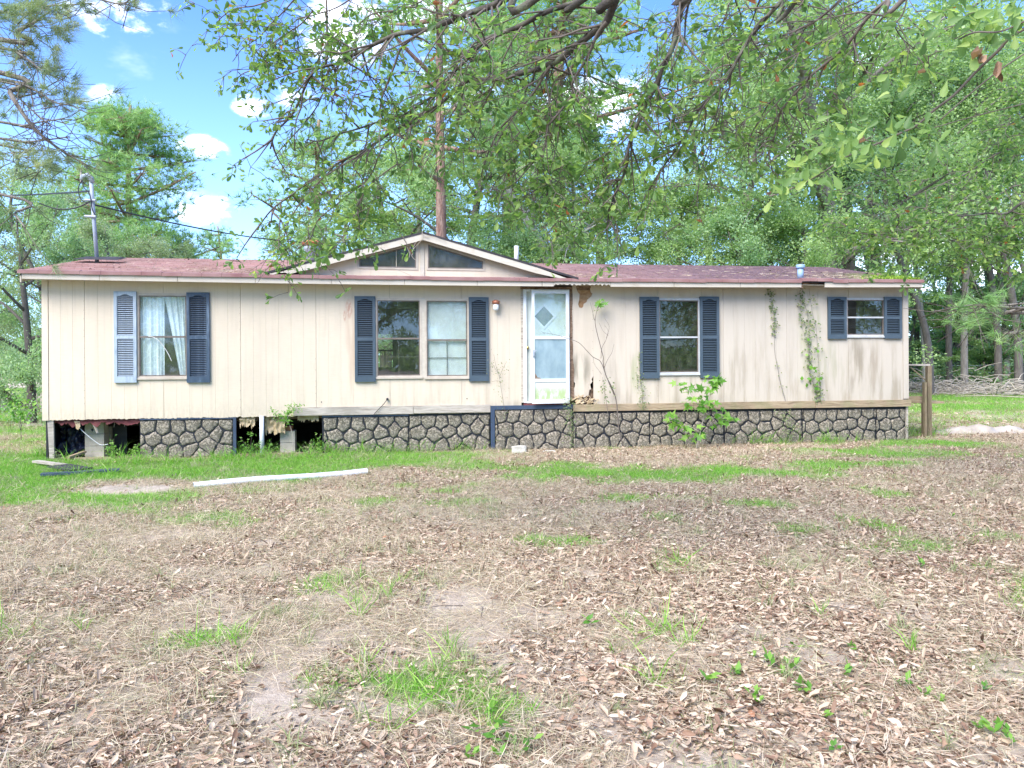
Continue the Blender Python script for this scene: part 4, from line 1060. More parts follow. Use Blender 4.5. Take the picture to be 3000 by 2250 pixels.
# ================================================================== GROUND
G_ = np.random.default_rng(5).random((256, 256))
def vnoise(x, y):
    xi = np.floor(x).astype(int); yi = np.floor(y).astype(int); fx = x - xi; fy = y - yi
    fx = fx * fx * (3 - 2 * fx); fy = fy * fy * (3 - 2 * fy)
    a = G_[xi % 256, yi % 256]; b = G_[(xi + 1) % 256, yi % 256]; c = G_[xi % 256, (yi + 1) % 256]; d = G_[(xi + 1) % 256, (yi + 1) % 256]
    return (a * (1 - fx) + b * fx) * (1 - fy) + (c * (1 - fx) + d * fx) * fy
def fbm(x, y, o=4):
    s = 0; a = .5; t = 0
    for k in range(o): s = s + a * vnoise(x * 2 ** k + 17 * k, y * 2 ** k + 31 * k); t += a; a *= .55
    return s / t
def gh(x, y):
    h = .05 * (fbm(x * .5, y * .5, 3) - .5) + .02 * (fbm(x * 2.1 + 9, y * 2.1, 3) - .5)
    u = CT * x + ST * (y - Y0); v = -ST * x + CT * (y - Y0)
    near = np.clip(1 - np.abs(v - 3) / 6, 0, 1) * (np.abs(u) < 9)
    far = np.clip((np.hypot(x, y) - 60) / 200, 0, 1)
    return h * (1 - near * .6) - .012 * near + far * 0
GREEN = []   # px, py, rx, ry, strength
for g in ((40, 1370, 1.4, 1.7, 1.4), (700, 1375, 1.8, .95, 1.5), (250, 1385, 1.6, .8, 1.4), (1150, 1348, 1.4, .5, 1.3), (420, 1372, 1.5, .6, 1.4), (950, 1350, 1.5, .6, 1.35), (130, 1400, 1.2, .8, 1.3), (330, 1465, 1.7, .6, .8), (80, 1450, 1.4, .8, .9), (-250, 1380, 2.2, 2.0, 1.1), (170, 1430, 1.3, .7, 1.0), (480, 1392, 1.1, .9, 1.2), (620, 1400, 1.3, .65, 1.15), (800, 1375, 1.5, .8, 1.25), (1020, 1362, 1.4, .75, 1.2), (1230, 1360, 1.2, .6, 1.0),
          (1120, 1335, 1.2, .35, 1.2), (800, 1352, 2, .4, 1.2), (300, 1400, 1.8, .55, .9), (1400, 1375, .9, .7, .8), (1300, 1420, .8, .45, .5), (1600, 1375, .9, .42, .9), (1750, 1392, 1.1, .42, 1.1), (1950, 1400, 1.3, .38, 1.1), (2150, 1385, 1.3, .5, 1.05),
          (2350, 1365, 1.3, .5, .95), (2560, 1330, 1.0, .65, 1.15), (2720, 1300, 1.0, .65, 1.15), (2880, 1340, 1.2, .4, .6), (540, 1530, .7, .3, .55), (420, 1490, .9, .35, .5), (1480, 1330, .25, .2, .9), (2400, 1300, 1.2, .2, .7),
          (1920, 1525, .18, .09, .95), (1580, 1592, .32, .12, .85), (1910, 1465, .5, .15, .6), (2010, 1670, .12, .16, .9), (2340, 1545, .3, .2, .75), (2480, 1545, .35, .16, .8), (2240, 1490, .3, .12, .8), (2620, 1455, .35, .15, .8), (2640, 1500, .25, .16, .8),
          (2700, 1610, .65, .2, .95), (2560, 1600, .3, .14, .75), (2960, 1590, .3, .12, .8), (2960, 1700, .2, .2, .8), (2880, 1755, .15, .07, .7), (1020, 1720, .22, .22, .55), (1330, 1980, .30, .16, .75), (1380, 2070, .18, .12, .75), (20, 1830, .12, .06, .9),
          (1120, 1740, .25, .2, .45), (700, 1900, .18, .2, .35), (2190, 1480, .2, .1, .8), (1250, 1465, .6, .2, .6), (1600, 1370, .4, .2, .9)):
    p = ground_at(g[0], g[1]); GREEN.append((p.x, p.y, g[2] * 1.08, g[3] * 1.1, g[4] * 1.12))
def green(x, y):
    m = np.zeros_like(x)
    wx = x + 1.0 * (fbm(x * 1.3, y * 1.3 + 40, 3) - .5); wy = y + .8 * (fbm(x * 1.3 + 77, y * 1.3, 3) - .5)
    for (cx, cy, rx, ry, k) in GREEN:
        m = np.maximum(m, k * np.exp(-(((wx - cx) / rx) ** 2 + ((wy - cy) / ry) ** 2) * .9))
    n = fbm(x * 3.0 + 5, y * 3.0, 4)
    g = np.clip((m - .44) * 2.6 + (n - .5) * 5.0 * (m > .05), 0, 1)
    # lawns beside and behind the house
    u = CT * x + ST * (y - Y0); v = -ST * x + CT * (y - Y0)
    n2 = fbm(x * .35 + 50, y * .35, 4)
    farR = np.clip((y - 17.5) / 5, 0, 1) * np.clip(1 - (y - 33) / 3, 0, 1) * (x > 4) * np.clip((n2 - .30) * 6, .25, 1)
    farL = np.clip((y - 13) / 2, 0, 1) * (x < 3) * np.clip((n2 - .42) * 5, .0, .75)
    under = (v > .1) & (v < 5.8) & (u > UL) & (u < UR)
    sc_ = ground_at(390, 1432); under = under | (((wx - sc_.x) / .75) ** 2 + ((wy - sc_.y) / .6) ** 2 < 1)
    return np.where(under, 0, np.maximum(g, np.maximum(farR, farL)))
xs = np.concatenate([np.linspace(-420, -40, 20)[:-1], np.linspace(-40, -12, 20)[:-1], np.arange(-12, 14, .12), np.linspace(14, 42, 20), np.linspace(50, 420, 19)])
ys = np.concatenate([np.linspace(-120, -6, 14)[:-1], np.linspace(-6, 1.5, 8)[:-1], np.arange(1.5, 16, .12), np.linspace(16.2, 44, 60), np.linspace(48, 700, 30)])
XX, YY = np.meshgrid(xs, ys); ZZ = gh(XX, YY)
V = np.stack([XX, YY, ZZ], -1).reshape(-1, 3); nx, ny = len(xs), len(ys)
I = (np.arange(ny - 1)[:, None] * nx + np.arange(nx - 1)[None]).ravel()
T = np.concatenate([np.stack([I, I + 1, I + nx + 1], 1), np.stack([I, I + nx + 1, I + nx], 1)])
gme = trimesh('ground', V, T)
a = gme.attributes.new('grass_cover', 'FLOAT', 'POINT'); a.data.foreach_set('value', green(XX, YY).ravel().astype(np.float32))
gme.polygons.foreach_set('use_smooth', [True] * len(gme.polygons))
m, t = newmat('soil')
gc = t('ShaderNodeAttribute', attribute_name='grass_cover').outputs['Fac']
n1 = t.noise(t.oc, .6, 6, .65); n2 = t.noise(t.oc, 9.0, 8, .7); n3 = t.noise(t.oc, 60.0, 6, .7)
base = t.ramp(n2, [(.3, (.34, .265, .20)), (.5, (.50, .41, .32)), (.7, (.60, .51, .41))])
base = t.mix(t.rng(n1, .4, .65, 0, .6), base, (.42, .34, .24))
base = t.mix(t.rng(n3, .45, .7, 0, .4), base, (.22, .155, .11))
gr_ = t.ramp(n3, [(.3, (.07, .12, .03)), (.55, (.16, .27, .06)), (.75, (.32, .33, .14))])
col = t.mix(t.math('MULTIPLY', gc, .85), base, gr_)
setp(t, col, .95, None, n3, .9, .02, .1)
gme.materials.append(MATS['soil'])
tag(link('ground', gme), kind='structure')
# worn sandy patch
def patch(name, px, py, rx, ry, mat, seed):
    c = ground_at(px, py); mb = MB(); n = 40; mb.v.append((0, 0, .012)); rings = 5
    for r_ in range(1, rings + 1):
        for k in range(n):
            a = 2 * math.pi * k / n; q = r_ / rings * (1 + .25 * mnoise.noise(Vector((math.cos(a) * 1.5 + seed, math.sin(a) * 1.5, 0))))
            x, y = rx * q * math.cos(a), ry * q * math.sin(a); mb.v.append((x, y, float(gh(np.array(c.x + x), np.array(c.y + y))) + .012 * (1 - (r_ / rings) ** 2) + .004 - (.03 if r_ == rings else 0)))
    for k in range(n): mb.f.append((0, 1 + k, 1 + (k + 1) % n))
    for r_ in range(rings - 1):
        for k in range(n): a = 1 + r_ * n; mb.f.append((a + k, a + n + k, a + n + (k + 1) % n, a + (k + 1) % n))
    return tag(mb.build(name, mat, smooth=True, loc=(c.x, c.y, 0)), kind='structure')
pm('sand', (.34, .28, .21), (.50, .42, .33), 7, .95, bstr=.9, bdist=.02, bscale=40)
patch('sandy_patch', 390, 1432, .62, .42, 'sand', 2.0)
patch('worn_path', 2790, 1380, .22, 1.1, 'sand', 5.0)

# ---- instanced ground cover
HID = bpy.data.collections.new('ground_cover_sources')     # sources only, not linked to the scene
def scatter(name, meshes, P, sc, idx, kind='stuff'):
    c = bpy.data.collections.new(name + '_sources')
    for i, me in enumerate(meshes):
        o = bpy.data.objects.new('%s_%02d' % (name, i), me); c.objects.link(o)
    n = len(P); me = bpy.data.meshes.new(name); me.vertices.add(n); me.vertices.foreach_set('co', np.asarray(P, np.float32).ravel())
    for nm, ty, val in (('rz', 'FLOAT', rng.random(n) * 6.283), ('sc', 'FLOAT', sc), ('ix', 'INT', idx)):
        a = me.attributes.new(nm, ty, 'POINT'); a.data.foreach_set('value', np.asarray(val, np.float32 if ty == 'FLOAT' else np.int32))
    o = link(name, me); tag(o, kind=kind)
    ng = bpy.data.node_groups.new(name + '_nodes', 'GeometryNodeTree')
    ng.interface.new_socket('Geometry', in_out='INPUT', socket_type='NodeSocketGeometry'); ng.interface.new_socket('Geometry', in_out='OUTPUT', socket_type='NodeSocketGeometry')
    gi = ng.nodes.new('NodeGroupInput'); go = ng.nodes.new('NodeGroupOutput'); ip = ng.nodes.new('GeometryNodeInstanceOnPoints'); ci = ng.nodes.new('GeometryNodeCollectionInfo')
    ci.inputs['Collection'].default_value = c; ci.inputs['Separate Children'].default_value = True; ci.inputs['Reset Children'].default_value = True
    def att(nm, dt):
        nd = ng.nodes.new('GeometryNodeInputNamedAttribute'); nd.data_type = dt; nd.inputs['Name'].default_value = nm; return nd.outputs['Attribute']
    cx = ng.nodes.new('ShaderNodeCombineXYZ'); L = ng.links
    L.new(att('rz', 'FLOAT'), cx.inputs[2]); L.new(gi.outputs[0], ip.inputs['Points']); L.new(ci.outputs[0], ip.inputs['Instance'])
    ip.inputs['Pick Instance'].default_value = True; L.new(att('ix', 'INT'), ip.inputs['Instance Index'])
    L.new(cx.outputs[0], ip.inputs['Rotation']); L.new(att('sc', 'FLOAT'), ip.inputs['Scale']); L.new(ip.outputs[0], go.inputs[0])
    md = o.modifiers.new('scatter', 'NODES'); md.node_group = ng
    return o
def disc(n, r): a = rng.random(n) * 6.283; q = np.sqrt(rng.random(n)) * r; return np.stack([q * np.cos(a), q * np.sin(a), np.zeros(n)], 1)
def litter_patch(n=105, r=.22, big=1.0):
    P = disc(n, r); P[:, 2] = rng.random(n) * .018; D = rdir(n, .0, .22); S = (.014 + .034 * rng.random(n) ** 2.6) * big
    a = stamp(tmpl_litter(.38, .20), P, frames(D, tilt=.6), S, np.clip(rng.beta(1.1, 1.2, n), 0, .97))
    m_ = n // 2; P = disc(m_, r); P[:, 2] = rng.random(m_) * .02
    b = stamp(tmpl_litter(.26, .07), P, frames(rdir(m_, .0, .2), tilt=.5), .022 + .045 * rng.random(m_), rng.random(m_) * .97)
    q = 40; P = disc(q, r); P[:, 2] = .008 + rng.random(q) * .02
    c = stamp(tmpl_blade(.022, .25), P, frames(rdir(q, .05, .25)), .03 + .07 * rng.random(q), rng.random(q) * .97)
    return trimesh('litter_patch', *merge([a, b, c]), 'litter')
def straw_patch(n=160, r=.2):
    P = disc(n, r); P[:, 2] = .003 + rng.random(n) * .02; D = rdir(n, .03, .18)
    k = n // 5; D[:k] = rdir(k, .6, .5)
    return trimesh('straw_patch', *stamp(tmpl_blade(.022, .25), P, frames(D), .035 + .085 * rng.random(n), np.clip(rng.random(n), 0, 1)), 'straw')
def tuft(n=26, r=.035, h=.12, mat='straw', lean=1.2, w_=.035):
    P = disc(n, r); D = rdir(n, lean, .6)
    return trimesh('grass_tuft', *stamp(tmpl_blade(w_, .5), P, frames(D), h * (.5 + rng.random(n)), rng.random(n)), mat)
def turf(n=150, r=.17, h=.06, mat='grass'):
    P = disc(n, r); D = rdir(n, 1.0, .7)
    return trimesh('turf_patch', *stamp(tmpl_blade(.055, .5), P, frames(D), h * (.45 + rng.random(n)), np.clip(rng.random(n) ** 1.2 + (rng.random(n) < .06) * .9, 0, 1)), mat)
lp = [litter_patch(big=b) for b in (1, 1.1, .9, 1.25, 1, .8, 1.1, 1)]
sp_ = [straw_patch() for _ in range(8)]
tp_ = [tuft(h=h) for h in (.07, .09, .06, .11, .08)] + [tuft(h=.10, mat='grass_dull') for _ in range(3)]
gp_ = [turf(h=h) for h in (.05, .06, .045, .075, .055, .05)]
gd_ = [turf(110, .17, h, 'grass_dull') for h in (.05, .06, .05)]
def field(n, y0, y1, pad=2.0, dens_pow=1.0, slope=.74):
    """points spread evenly over the ground wedge in front of the camera"""
    y = np.sqrt(rng.random(n) * (y1 * y1 - y0 * y0) + y0 * y0) if dens_pow == 1 else y0 + (y1 - y0) * rng.random(n)
    x = (rng.random(n) * 2 - 1) * (slope * y + pad)
    return x, y
def inhouse(x, y, mg=.0):
    u = CT * x + ST * (y - Y0); v = -ST * x + CT * (y - Y0)
    return (v > mg) & (v < 6.0) & (u > UL - .02) & (u < UR + .02)
def put(name, meshes, x, y, keep, s0=.8, s1=1.3, dz=0.0, grow=0):
    x, y = x[keep], y[keep]; z = gh(x, y) + dz; n = len(x)
    s = s0 + (s1 - s0) * rng.random(n)
    if grow: s = s * (1 + np.clip((y - 10) / 15, 0, grow))
    return scatter(name, meshes, np.stack([x, y, z], 1), s, rng.integers(0, len(meshes), n))
def leafy(x, y):    # more leaves on the right and close to the camera, straw on the left
    px = x / y * F + PCX
    return np.clip(.45 + (px - 900) / 2100 + np.clip((4.6 - y) / 6, 0, .5) + (fbm(x * .9, y * .9, 4) - .5) * 2.4, .10, 1)
x, y = field(9500, 1.6, 16.5); k = (rng.random(len(x)) < leafy(x, y)) & ~inhouse(x, y, .02) & (rng.random(len(x)) > green(x, y) * .96)
put('leaf_litter', lp, x, y, k, .8, 1.35)
x, y = field(13500, 1.6, 17.0); k = (((x + 4.6) / .7) ** 2 + ((y - 8.95) / .5) ** 2 > 1) & (rng.random(len(x)) < 1.2 - leafy(x, y) * .78) & ~inhouse(x, y, .02) & (rng.random(len(x)) > green(x, y) * .97)
put('dry_straw', sp_, x, y, k, .8, 1.4, .004)
x, y = field(9000, 1.8, 13); k = (fbm(x * 1.6, y * 1.6, 3) > .44) & ~inhouse(x, y, .0) & (rng.random(len(x)) < .72 - .35 * leafy(x, y))
put('dry_grass_tufts', tp_, x, y, k, .45, 1.15, .0)
x, y = field(44000, 1.8, 17); g = green(x, y); k = (rng.random(len(x)) < g) & ~inhouse(x, y, .0)
put('green_grass', gp_ + gp_ + gd_, x, y, k, .6, 1.15, .0)
x, y = field(9000, 2.2, 16); k = (fbm(x * 1.1 + 3, y * 1.1, 4) + green(x, y) * .6 > .56) & ~inhouse(x, y, .0)
put('faded_grass', gd_, x, y, k & (rng.random(len(x)) < .22), .5, 1.0, .0)
# beyond the house on both sides
x, y = field(16000, 15, 46, 3); u = CT * x + ST * (y - Y0); g = green(x, y)
k = ((u > UR - 1) | (u < UL + 1) | (y < 30)) & ~inhouse(x, y) & (rng.random(len(x)) < .25 + .75 * g) & ((np.abs(u) > UR - 1))
put('far_grass', [turf(120, .42, .09, 'grass'), turf(120, .42, .07, 'grass'), turf(110, .42, .08, 'grass_dull')], x, y, k, .9, 1.6)
x, y = field(5000, 15, 46, 3); u = CT * x + ST * (y - Y0)
k = ~inhouse(x, y) & (rng.random(len(x)) > green(x, y) * 1.1) & (np.abs(u) > UR - 1)
put('far_straw', [straw_patch(120, .45), litter_patch(60, .45, 1.8)], x, y, k, 1.0, 1.6)
# taller grass against the skirting, and bright stray clumps
P = []
for (px, py, n, s) in ((1350, 1320, 26, .12), (1240, 1322, 16, .14), (960, 1330, 14, .12), (1460, 1312, 16, .05), (2230, 1300, 30, .25), (2420, 1298, 20, .2), (720, 1345, 26, .3), (560, 1356, 30, .4), (900, 1345, 26, .4), (1100, 1330, 26, .35), (420, 1362, 20, .3), (60, 1340, 40, .5), (200, 1395, 20, .4), (2700, 1280, 26, .3)):
    c = ground_at(px, py)
    for i in range(n): P.append((c.x + rng.normal() * s * 1.6, c.y + rng.normal() * .05 - .05, 0))
P = np.array(P); P[:, 2] = gh(P[:, 0], P[:, 1])
scatter('tall_grass', [tuft(18, .04, .26, 'grass', 1.6, .022), tuft(16, .04, .20, 'grass', 1.3, .025), tuft(16, .05, .16, 'grass_dull', 1.2, .03)], P, .6 + .7 * rng.random(len(P)), rng.integers(0, 3, len(P)))
c = ground_at(1462, 1315); P = np.array([(c.x + rng.normal() * .05, c.y + .02 * rng.normal(), 0) for i in range(12)])
scatter('tall_grass_clump', [tuft(22, .03, .42, 'leaf_bright', 3.2, .02)], P, .7 + .5 * rng.random(12), np.zeros(12))
P = []
for (px, py, n, s) in ((1340, 1960, 9, .10), (1400, 2060, 10, .09), (1300, 2100, 5, .08), (1020, 1715, 9, .10), (1030, 1760, 6, .08), (1890, 2010, 4, .03), (2010, 1650, 6, .06), (1080, 1950, 3, .03), (700, 1880, 6, .1), (690, 1990, 4, .05), (40, 1830, 5, .06), (60, 1900, 6, .12),
                       (1150, 1730, 5, .06), (1850, 1870, 8, .12), (1960, 1870, 6, .1), (2650, 1880, 3, .05), (2400, 1800, 3, .05)):
    c = ground_at(px, py)
    for i in range(n): P.append((c.x + rng.normal() * s, c.y + rng.normal() * s * 1.4, 0))
P = np.array(P); P[:, 2] = gh(P[:, 0], P[:, 1])
scatter('long_grass_blades', [tuft(14, .02, .17, 'grass', .9, .022), tuft(12, .02, .14, 'grass_dull', .7, .022), tuft(16, .02, .11, 'grass', 1.4, .03), tuft(14, .02, .12, 'straw', 1.6, .03)], P, .6 + .7 * rng.random(len(P)), rng.integers(0, 4, len(P)))
# little broadleaf sprouts in the litter
P = []
for (px, py) in ((1440, 2190), (1400, 2180), (1500, 2195), (1550, 2215), (1480, 2170), (1380, 2240), (1460, 2235), (1440, 2095), (1425, 2110), (2710, 2050), (2755, 2065), (2640, 2020), (2205, 2060), (2220, 2075), (2360, 2045), (2255, 1970), (2290, 1990), (2320, 1975), (2330, 1920), (2500, 1905), (2435, 2215), (2870, 2150), (2900, 2165), (2940, 2160), (2700, 1665), (2145, 1995), (2160, 1990), (2080, 2020), (2960, 2190), (2480, 1990), (1720, 1850), (2205, 1935), (2880, 2030), (2420, 2115), (2790, 1520)):
    c = ground_at(px, py); P.append((c.x, c.y, float(gh(np.array(c.x), np.array(c.y)))))
def sprout(n):
    Pn = disc(n, .02); Pn[:, 2] = .02 + rng.random(n) * .03; D = rdir(n, .25, .3)
    return trimesh('sprout', *stamp(tmpl_dia(.45, .05), Pn, frames(D, tilt=.3), .035 + .02 * rng.random(n), rng.random(n)), 'leaf_bright')
scatter('green_sprouts', [sprout(6), sprout(8), sprout(5)], np.array(P), .8 + .6 * rng.random(len(P)), rng.integers(0, 3, len(P)))
# a few larger curled dead leaves on top of the litter
P = []; 
for (px, py, n, s) in ((1680, 1785, 3, .05), (2310, 1960, 3, .1), (2200, 2130, 4, .2), (2560, 2170, 5, .3), (120, 1735, 2, .1), (1050, 2215, 5, .2), (2750, 1900, 6, .4), (2880, 1950, 5, .3), (1700, 2150, 6, .3), (2100, 2180, 8, .4), (2500, 1700, 8, .6), (1900, 2230, 6, .3), (2880, 2230, 6, .2), (760, 1960, 3, .4), (2650, 1550, 14, .4), (2500, 1392, 20, .25)):
    c = ground_at(px, py)
    for i in range(n): P.append((c.x + rng.normal() * s, c.y + rng.normal() * s, .035))
P = np.array(P); P[:, 2] = gh(P[:, 0], P[:, 1]) + .025
V, T, Q = stamp(tmpl_litter(.55, .28), P, frames(rdir(len(P), .1, .3), tilt=.5), .034 + .026 * rng.random(len(P)), rng.random(len(P)))
tag(link('curled_dead_leaves', trimesh('curled_dead_leaves', V, T, Q, 'dead_leaf')), kind='stuff')
P = []; x, y = field(900, 2.2, 15); P = np.stack([x, y, gh(x, y) + .03], 1)[~inhouse(x, y, .0)]
P = P[rng.random(len(P)) < leafy(P[:, 0], P[:, 1])]
V, T, Q = stamp(tmpl_litter(.5, .22), P, frames(rdir(len(P), .05, .3), tilt=.45), (.035 + .03 * rng.random(len(P))), np.where(rng.random(len(P)) < .06, 1, rng.random(len(P)) * .9))
tag(link('larger_dead_leaves', trimesh('larger_dead_leaves', V, T, Q, 'litter')), kind='stuff')
# fallen twigs
mb = MB(); x, y = field(170, 2.5, 14); k = ~inhouse(x, y, 0.0)
for a, b in zip(x[k], y[k]):
    d = random.uniform(0, 6.28); L = random.uniform(.08, .35); z = float(gh(np.array(a), np.array(b)))
    mb.tube([(a, b, z + .02), (a + L * .5 * math.cos(d) + .02, b + L * .5 * math.sin(d), z + .035), (a + L * math.cos(d), b + L * math.sin(d), z + .015)], [.004, .003, .002], 4)
tag(mb.build('fallen_twigs', 'twig'), kind='stuff')

# ================================================================== THINGS ON THE GROUND
a, b = ground_at(568, 1436), ground_at(1075, 1391)
d = b - a; e = tag(empty('pvc_pipe', (a.x, a.y, .05)), 'long white plastic pipe lying in the grass before the home', 'pipe')
pts = [Vector((0, 0, 0)) + d * (i / 6) + Vector((0, 0, .012 * math.sin(i))) for i in range(7)]
mb = MB(); mb.tube(pts, .043, 14, cap=False); mb.tube(pts, .037, 14, cap=False); mb.build('pipe_wall', 'pvc', e, True)
dn = d.normalized(); MB().tube([dn * -.004, dn * .01], .047, 14, cap=False).build('pipe_rim', 'pvc', e, True)
def rock(name, px, py, sx, sy, sz, mat, label, cat, seed):
    c = ground_at(px, py); mb = MB(); pts = []
    nseg, nr = 14, 7
    for j in range(nr + 1):
        th = math.pi * j / nr
        for i in range(nseg):
            ph = 2 * math.pi * i / nseg; v = Vector((math.sin(th) * math.cos(ph), math.sin(th) * math.sin(ph), math.cos(th)))
            v = Vector([max(-.72, min(.72, q)) for q in v]); v *= 1 + .18 * mnoise.noise(v * 1.7 + Vector((seed, 0, 0)))
            mb.v.append((v.x * sx, v.y * sy, v.z * sz + sz * .55 + v.x * .1 * sz))
    for j in range(nr):
        for i in range(nseg): k = j * nseg + i; k2 = j * nseg + (i + 1) % nseg; mb.f.append((k, k + nseg, k2 + nseg, k2))
    o = mb.build(name, mat, loc=(c.x, c.y, -.01)); tag(o, label, cat); return o
rock('concrete_chunk', 1520, 1328, .17, .10, .11, 'concrete', 'broken pale concrete chunk leaning below the skirting left of the steps', 'concrete chunk', 1)['label'] = 'broken pale concrete chunk lying below the door against the stone skirting'
rock('concrete_fragment', 1608, 1325, .14, .07, .035, 'concrete', 'flat pale concrete fragment in the leaves right of the bigger chunk', 'concrete chunk', 4)
rock('litter_scrap', 1606, 1350, .03, .03, .02, 'pvc', 'tiny white scrap of litter lying below the flat concrete fragment', 'litter', 8)
def plank(x0, y0, x1, y1, w_, th, mat, label, name='plank', z=.04, tilt=0.0):
    a, b = ground_at(x0, y0), ground_at(x1, y1); d = b - a; L = d.length; o = MB().box(0, L, -w_ / 2, w_ / 2, 0, th).build(name, mat, loc=(a.x, a.y, z)); o.rotation_euler = (0, -tilt, math.atan2(d.y, d.x)); return tag(o, label, 'plank', 'scrap boards by the left end')
plank(104, 1366, 190, 1378, .10, .03, 'grey_wood', 'pale short plank poking left from the scrap pile at the corner post', z=.06)
plank(120, 1402, 350, 1388, .16, .03, 'skirt_blue', 'blue grey board lying flat in the grass below the left opening')
plank(170, 1380, 240, 1392, .3, .02, 'tar_black', 'dark sheet of board lying between the two scrap planks', 'scrap_board', .07)
plank(200, 1352, 250, 1344, .06, .03, 'brown_wood', 'reddish stick of wood lying under the black plastic sheeting', 'wood_offcut', .05, .15)
# plastic tarp heap
c = ground_at(2885, 1272); mb = MB(); nu, nv = 46, 16
for j in range(nv + 1):
    for i in range(nu + 1):
        f, g = i / nu * 2 - 1, j / nv * 2 - 1; r_ = max(0, 1 - f * f) * max(0, 1 - g * g)
        h = .02 + .34 * r_ ** .6 * (.55 + .9 * mnoise.noise(Vector((f * 3, g * 1.2, 2.2)))) + .08 * mnoise.noise(Vector((f * 9, g * 5, 1)))
        mb.v.append((f * 1.02 + .05 * mnoise.noise(Vector((f * 5, g * 5, 7))), g * .30 + .10 * mnoise.noise(Vector((f * 4, g, 3))), max(.0, h * .55)))
for j in range(nv):
    for i in range(nu): k = j * (nu + 1) + i; mb.f.append((k, k + 1, k + nu + 2, k + nu + 1))
tag(mb.build('plastic_tarp', 'tarp', smooth=True, loc=(c.x, c.y, 0)), 'crumpled cream plastic tarp lying on the ground right of the home', 'tarp')
# wooden posts and rail at the right end
c = ground_at(2712, 1283); pd = c.y
st = tag(empty('porch_steps_frame', (c.x, c.y, 0)), 'weathered wooden posts and rails of a small porch at the right end', 'porch frame')
def P2(px, py, dd=0.0): return at(px, py, pd + dd) - Vector((c.x, c.y, 0))
def post(x0, x1, yt, yb, dd, name='post', mat='post_wood', dep=.09):
    a = P2(x0, yt, dd); b = P2(x1, yb, dd); MB().box(a.x, b.x, a.y, a.y + dep, -.03, a.z).build(name, mat, st)
post(2706, 2717, 1180, 1288, .0); post(2718, 2731, 1072, 1284, .10); post(2709, 2716, 1120, 1165, -.02)
a, b = P2(2664, 1165, .02), P2(2731, 1182, .02); MB().box(a.x, b.x, .2, .24, b.z, a.z + .02).build('rail', 'brown_wood', st)
a, b = P2(2664, 1072, .1), P2(2735, 1075, .1); MB().box(a.x, b.x + .02, .25, .29, a.z, a.z + .035).build('rail', 'grey_wood', st)
a = P2(2666, 1075, .3); b = P2(2710, 1112, .3); MB().tube([a, b], .012, 5).build('brace', 'brown_wood', st)
a, b = P2(2664, 1165, .8), P2(2725, 1178, .8); MB().box(a.x, b.x, .3, 1.4, b.z, b.z + .04).build('step_board', 'brown_wood', st)
post(2716, 2726, 1180, 1270, 1.3)
a = ground_at(2800, 1165); e = MB().tube(catmull([(0, 0, .05), (.6, -1.0, .12), (1.5, -2.0, .10), (2.2, -2.2, .2), (2.9, -1.4, .35), (3.0, -1.7, .1)], 5), .02, 5).build('bent_hose', 'twig_pale', loc=(a.x, a.y, 0)); tag(e, 'long pale bent stick lying on the lawn beyond the porch posts', 'stick')
# ================================================================== PLANTS ON AND BY THE WALL
def wp(px, py, off):
    u, z = W(px, py, off); return house_to_world(u, off, z)
def z3(*pts): return [(1400 + x / 2.37, 700 + y / 2.37) for x, y in pts]
def z4(*pts): return [(2100 + x / 2.37, 700 + y / 2.37) for x, y in pts]
def z2(*pts): return [(700 + x / 2.2125, 650 + y / 2.2125) for x, y in pts]
def leaves_obj(P, D, S, tm, mat, parent, name='leaves', tilt=.6, tint=None, up=None):
    P = np.array([tuple(p) for p in P]); tint = rng.random(len(P)) if tint is None else tint
    V, T, Q = stamp(tm, P, frames(np.asarray(D), tilt=tilt, up=up), S, tint)
    return tag(link(name, trimesh(name, V, T, Q, mat), parent), kind='stuff')
def along(path, n):
    path = [Vector(p) for p in path]; L = [0]
    for a, b in zip(path[:-1], path[1:]): L.append(L[-1] + (b - a).length)
    out = []
    for s in np.sort(rng.random(n)) * L[-1]:
        i = min(len(L) - 2, int(np.searchsorted(L, s)) - 1); i = max(i, 0)
        out.append(path[i].lerp(path[i + 1], (s - L[i]) / max(1e-6, L[i + 1] - L[i])))
    return out
def wall_plant(name, label, cat, stems, off=-.06, r=.005, leafs=(), mat='twig', lmat='leaf_bright', tm=None, lsz=(.04, .07), group=None):
    """stems: pixel polylines; leafs: (stem index, t0, t1, count, spread)"""
    o0 = wp(*stems[0][-1], off); e = empty(name, (o0.x, o0.y, 0)); tag(e, label, cat, group); O = e.location.copy()
    mb = MB(); SP = []
    for i, s in enumerate(stems):
        pts = catmull([wp(px, py, off - .012 * (i % 3)) - O for px, py in s], 5); SP.append(pts); n = len(pts); rr = r if i == 0 or isinstance(r, list) else r * .7
        rr = r[i] if isinstance(r, list) else rr
        mb.tube(pts, [max(.0022, rr * (.35 + .65 * k / (n - 1))) for k in range(n)], 5)
    mb.build('stem', mat, e, True)
    P = []; 
    for (i, t0, t1, cnt, spr) in leafs:
        pts = SP[i]; n = len(pts); seg = pts[int(t0 * (n - 1)):max(int(t1 * (n - 1)) + 1, int(t0 * (n - 1)) + 2)]
        for p in along(seg, cnt): P.append(p + Vector((rng.normal() * spr, -abs(rng.normal()) * spr * .25 - .01, rng.normal() * spr * .7)))
    if P:
        n = len(P); D = rdir(n, -.35, .6); D[:, 1] *= .35
        leaves_obj(P, D, lsz[0] + (lsz[1] - lsz[0]) * rng.random(n), tm if tm is not None else tmpl_dia(.6, .04), lmat, e, 'leaves', .5, up=np.array([0, -1.2, .5]))
    return e
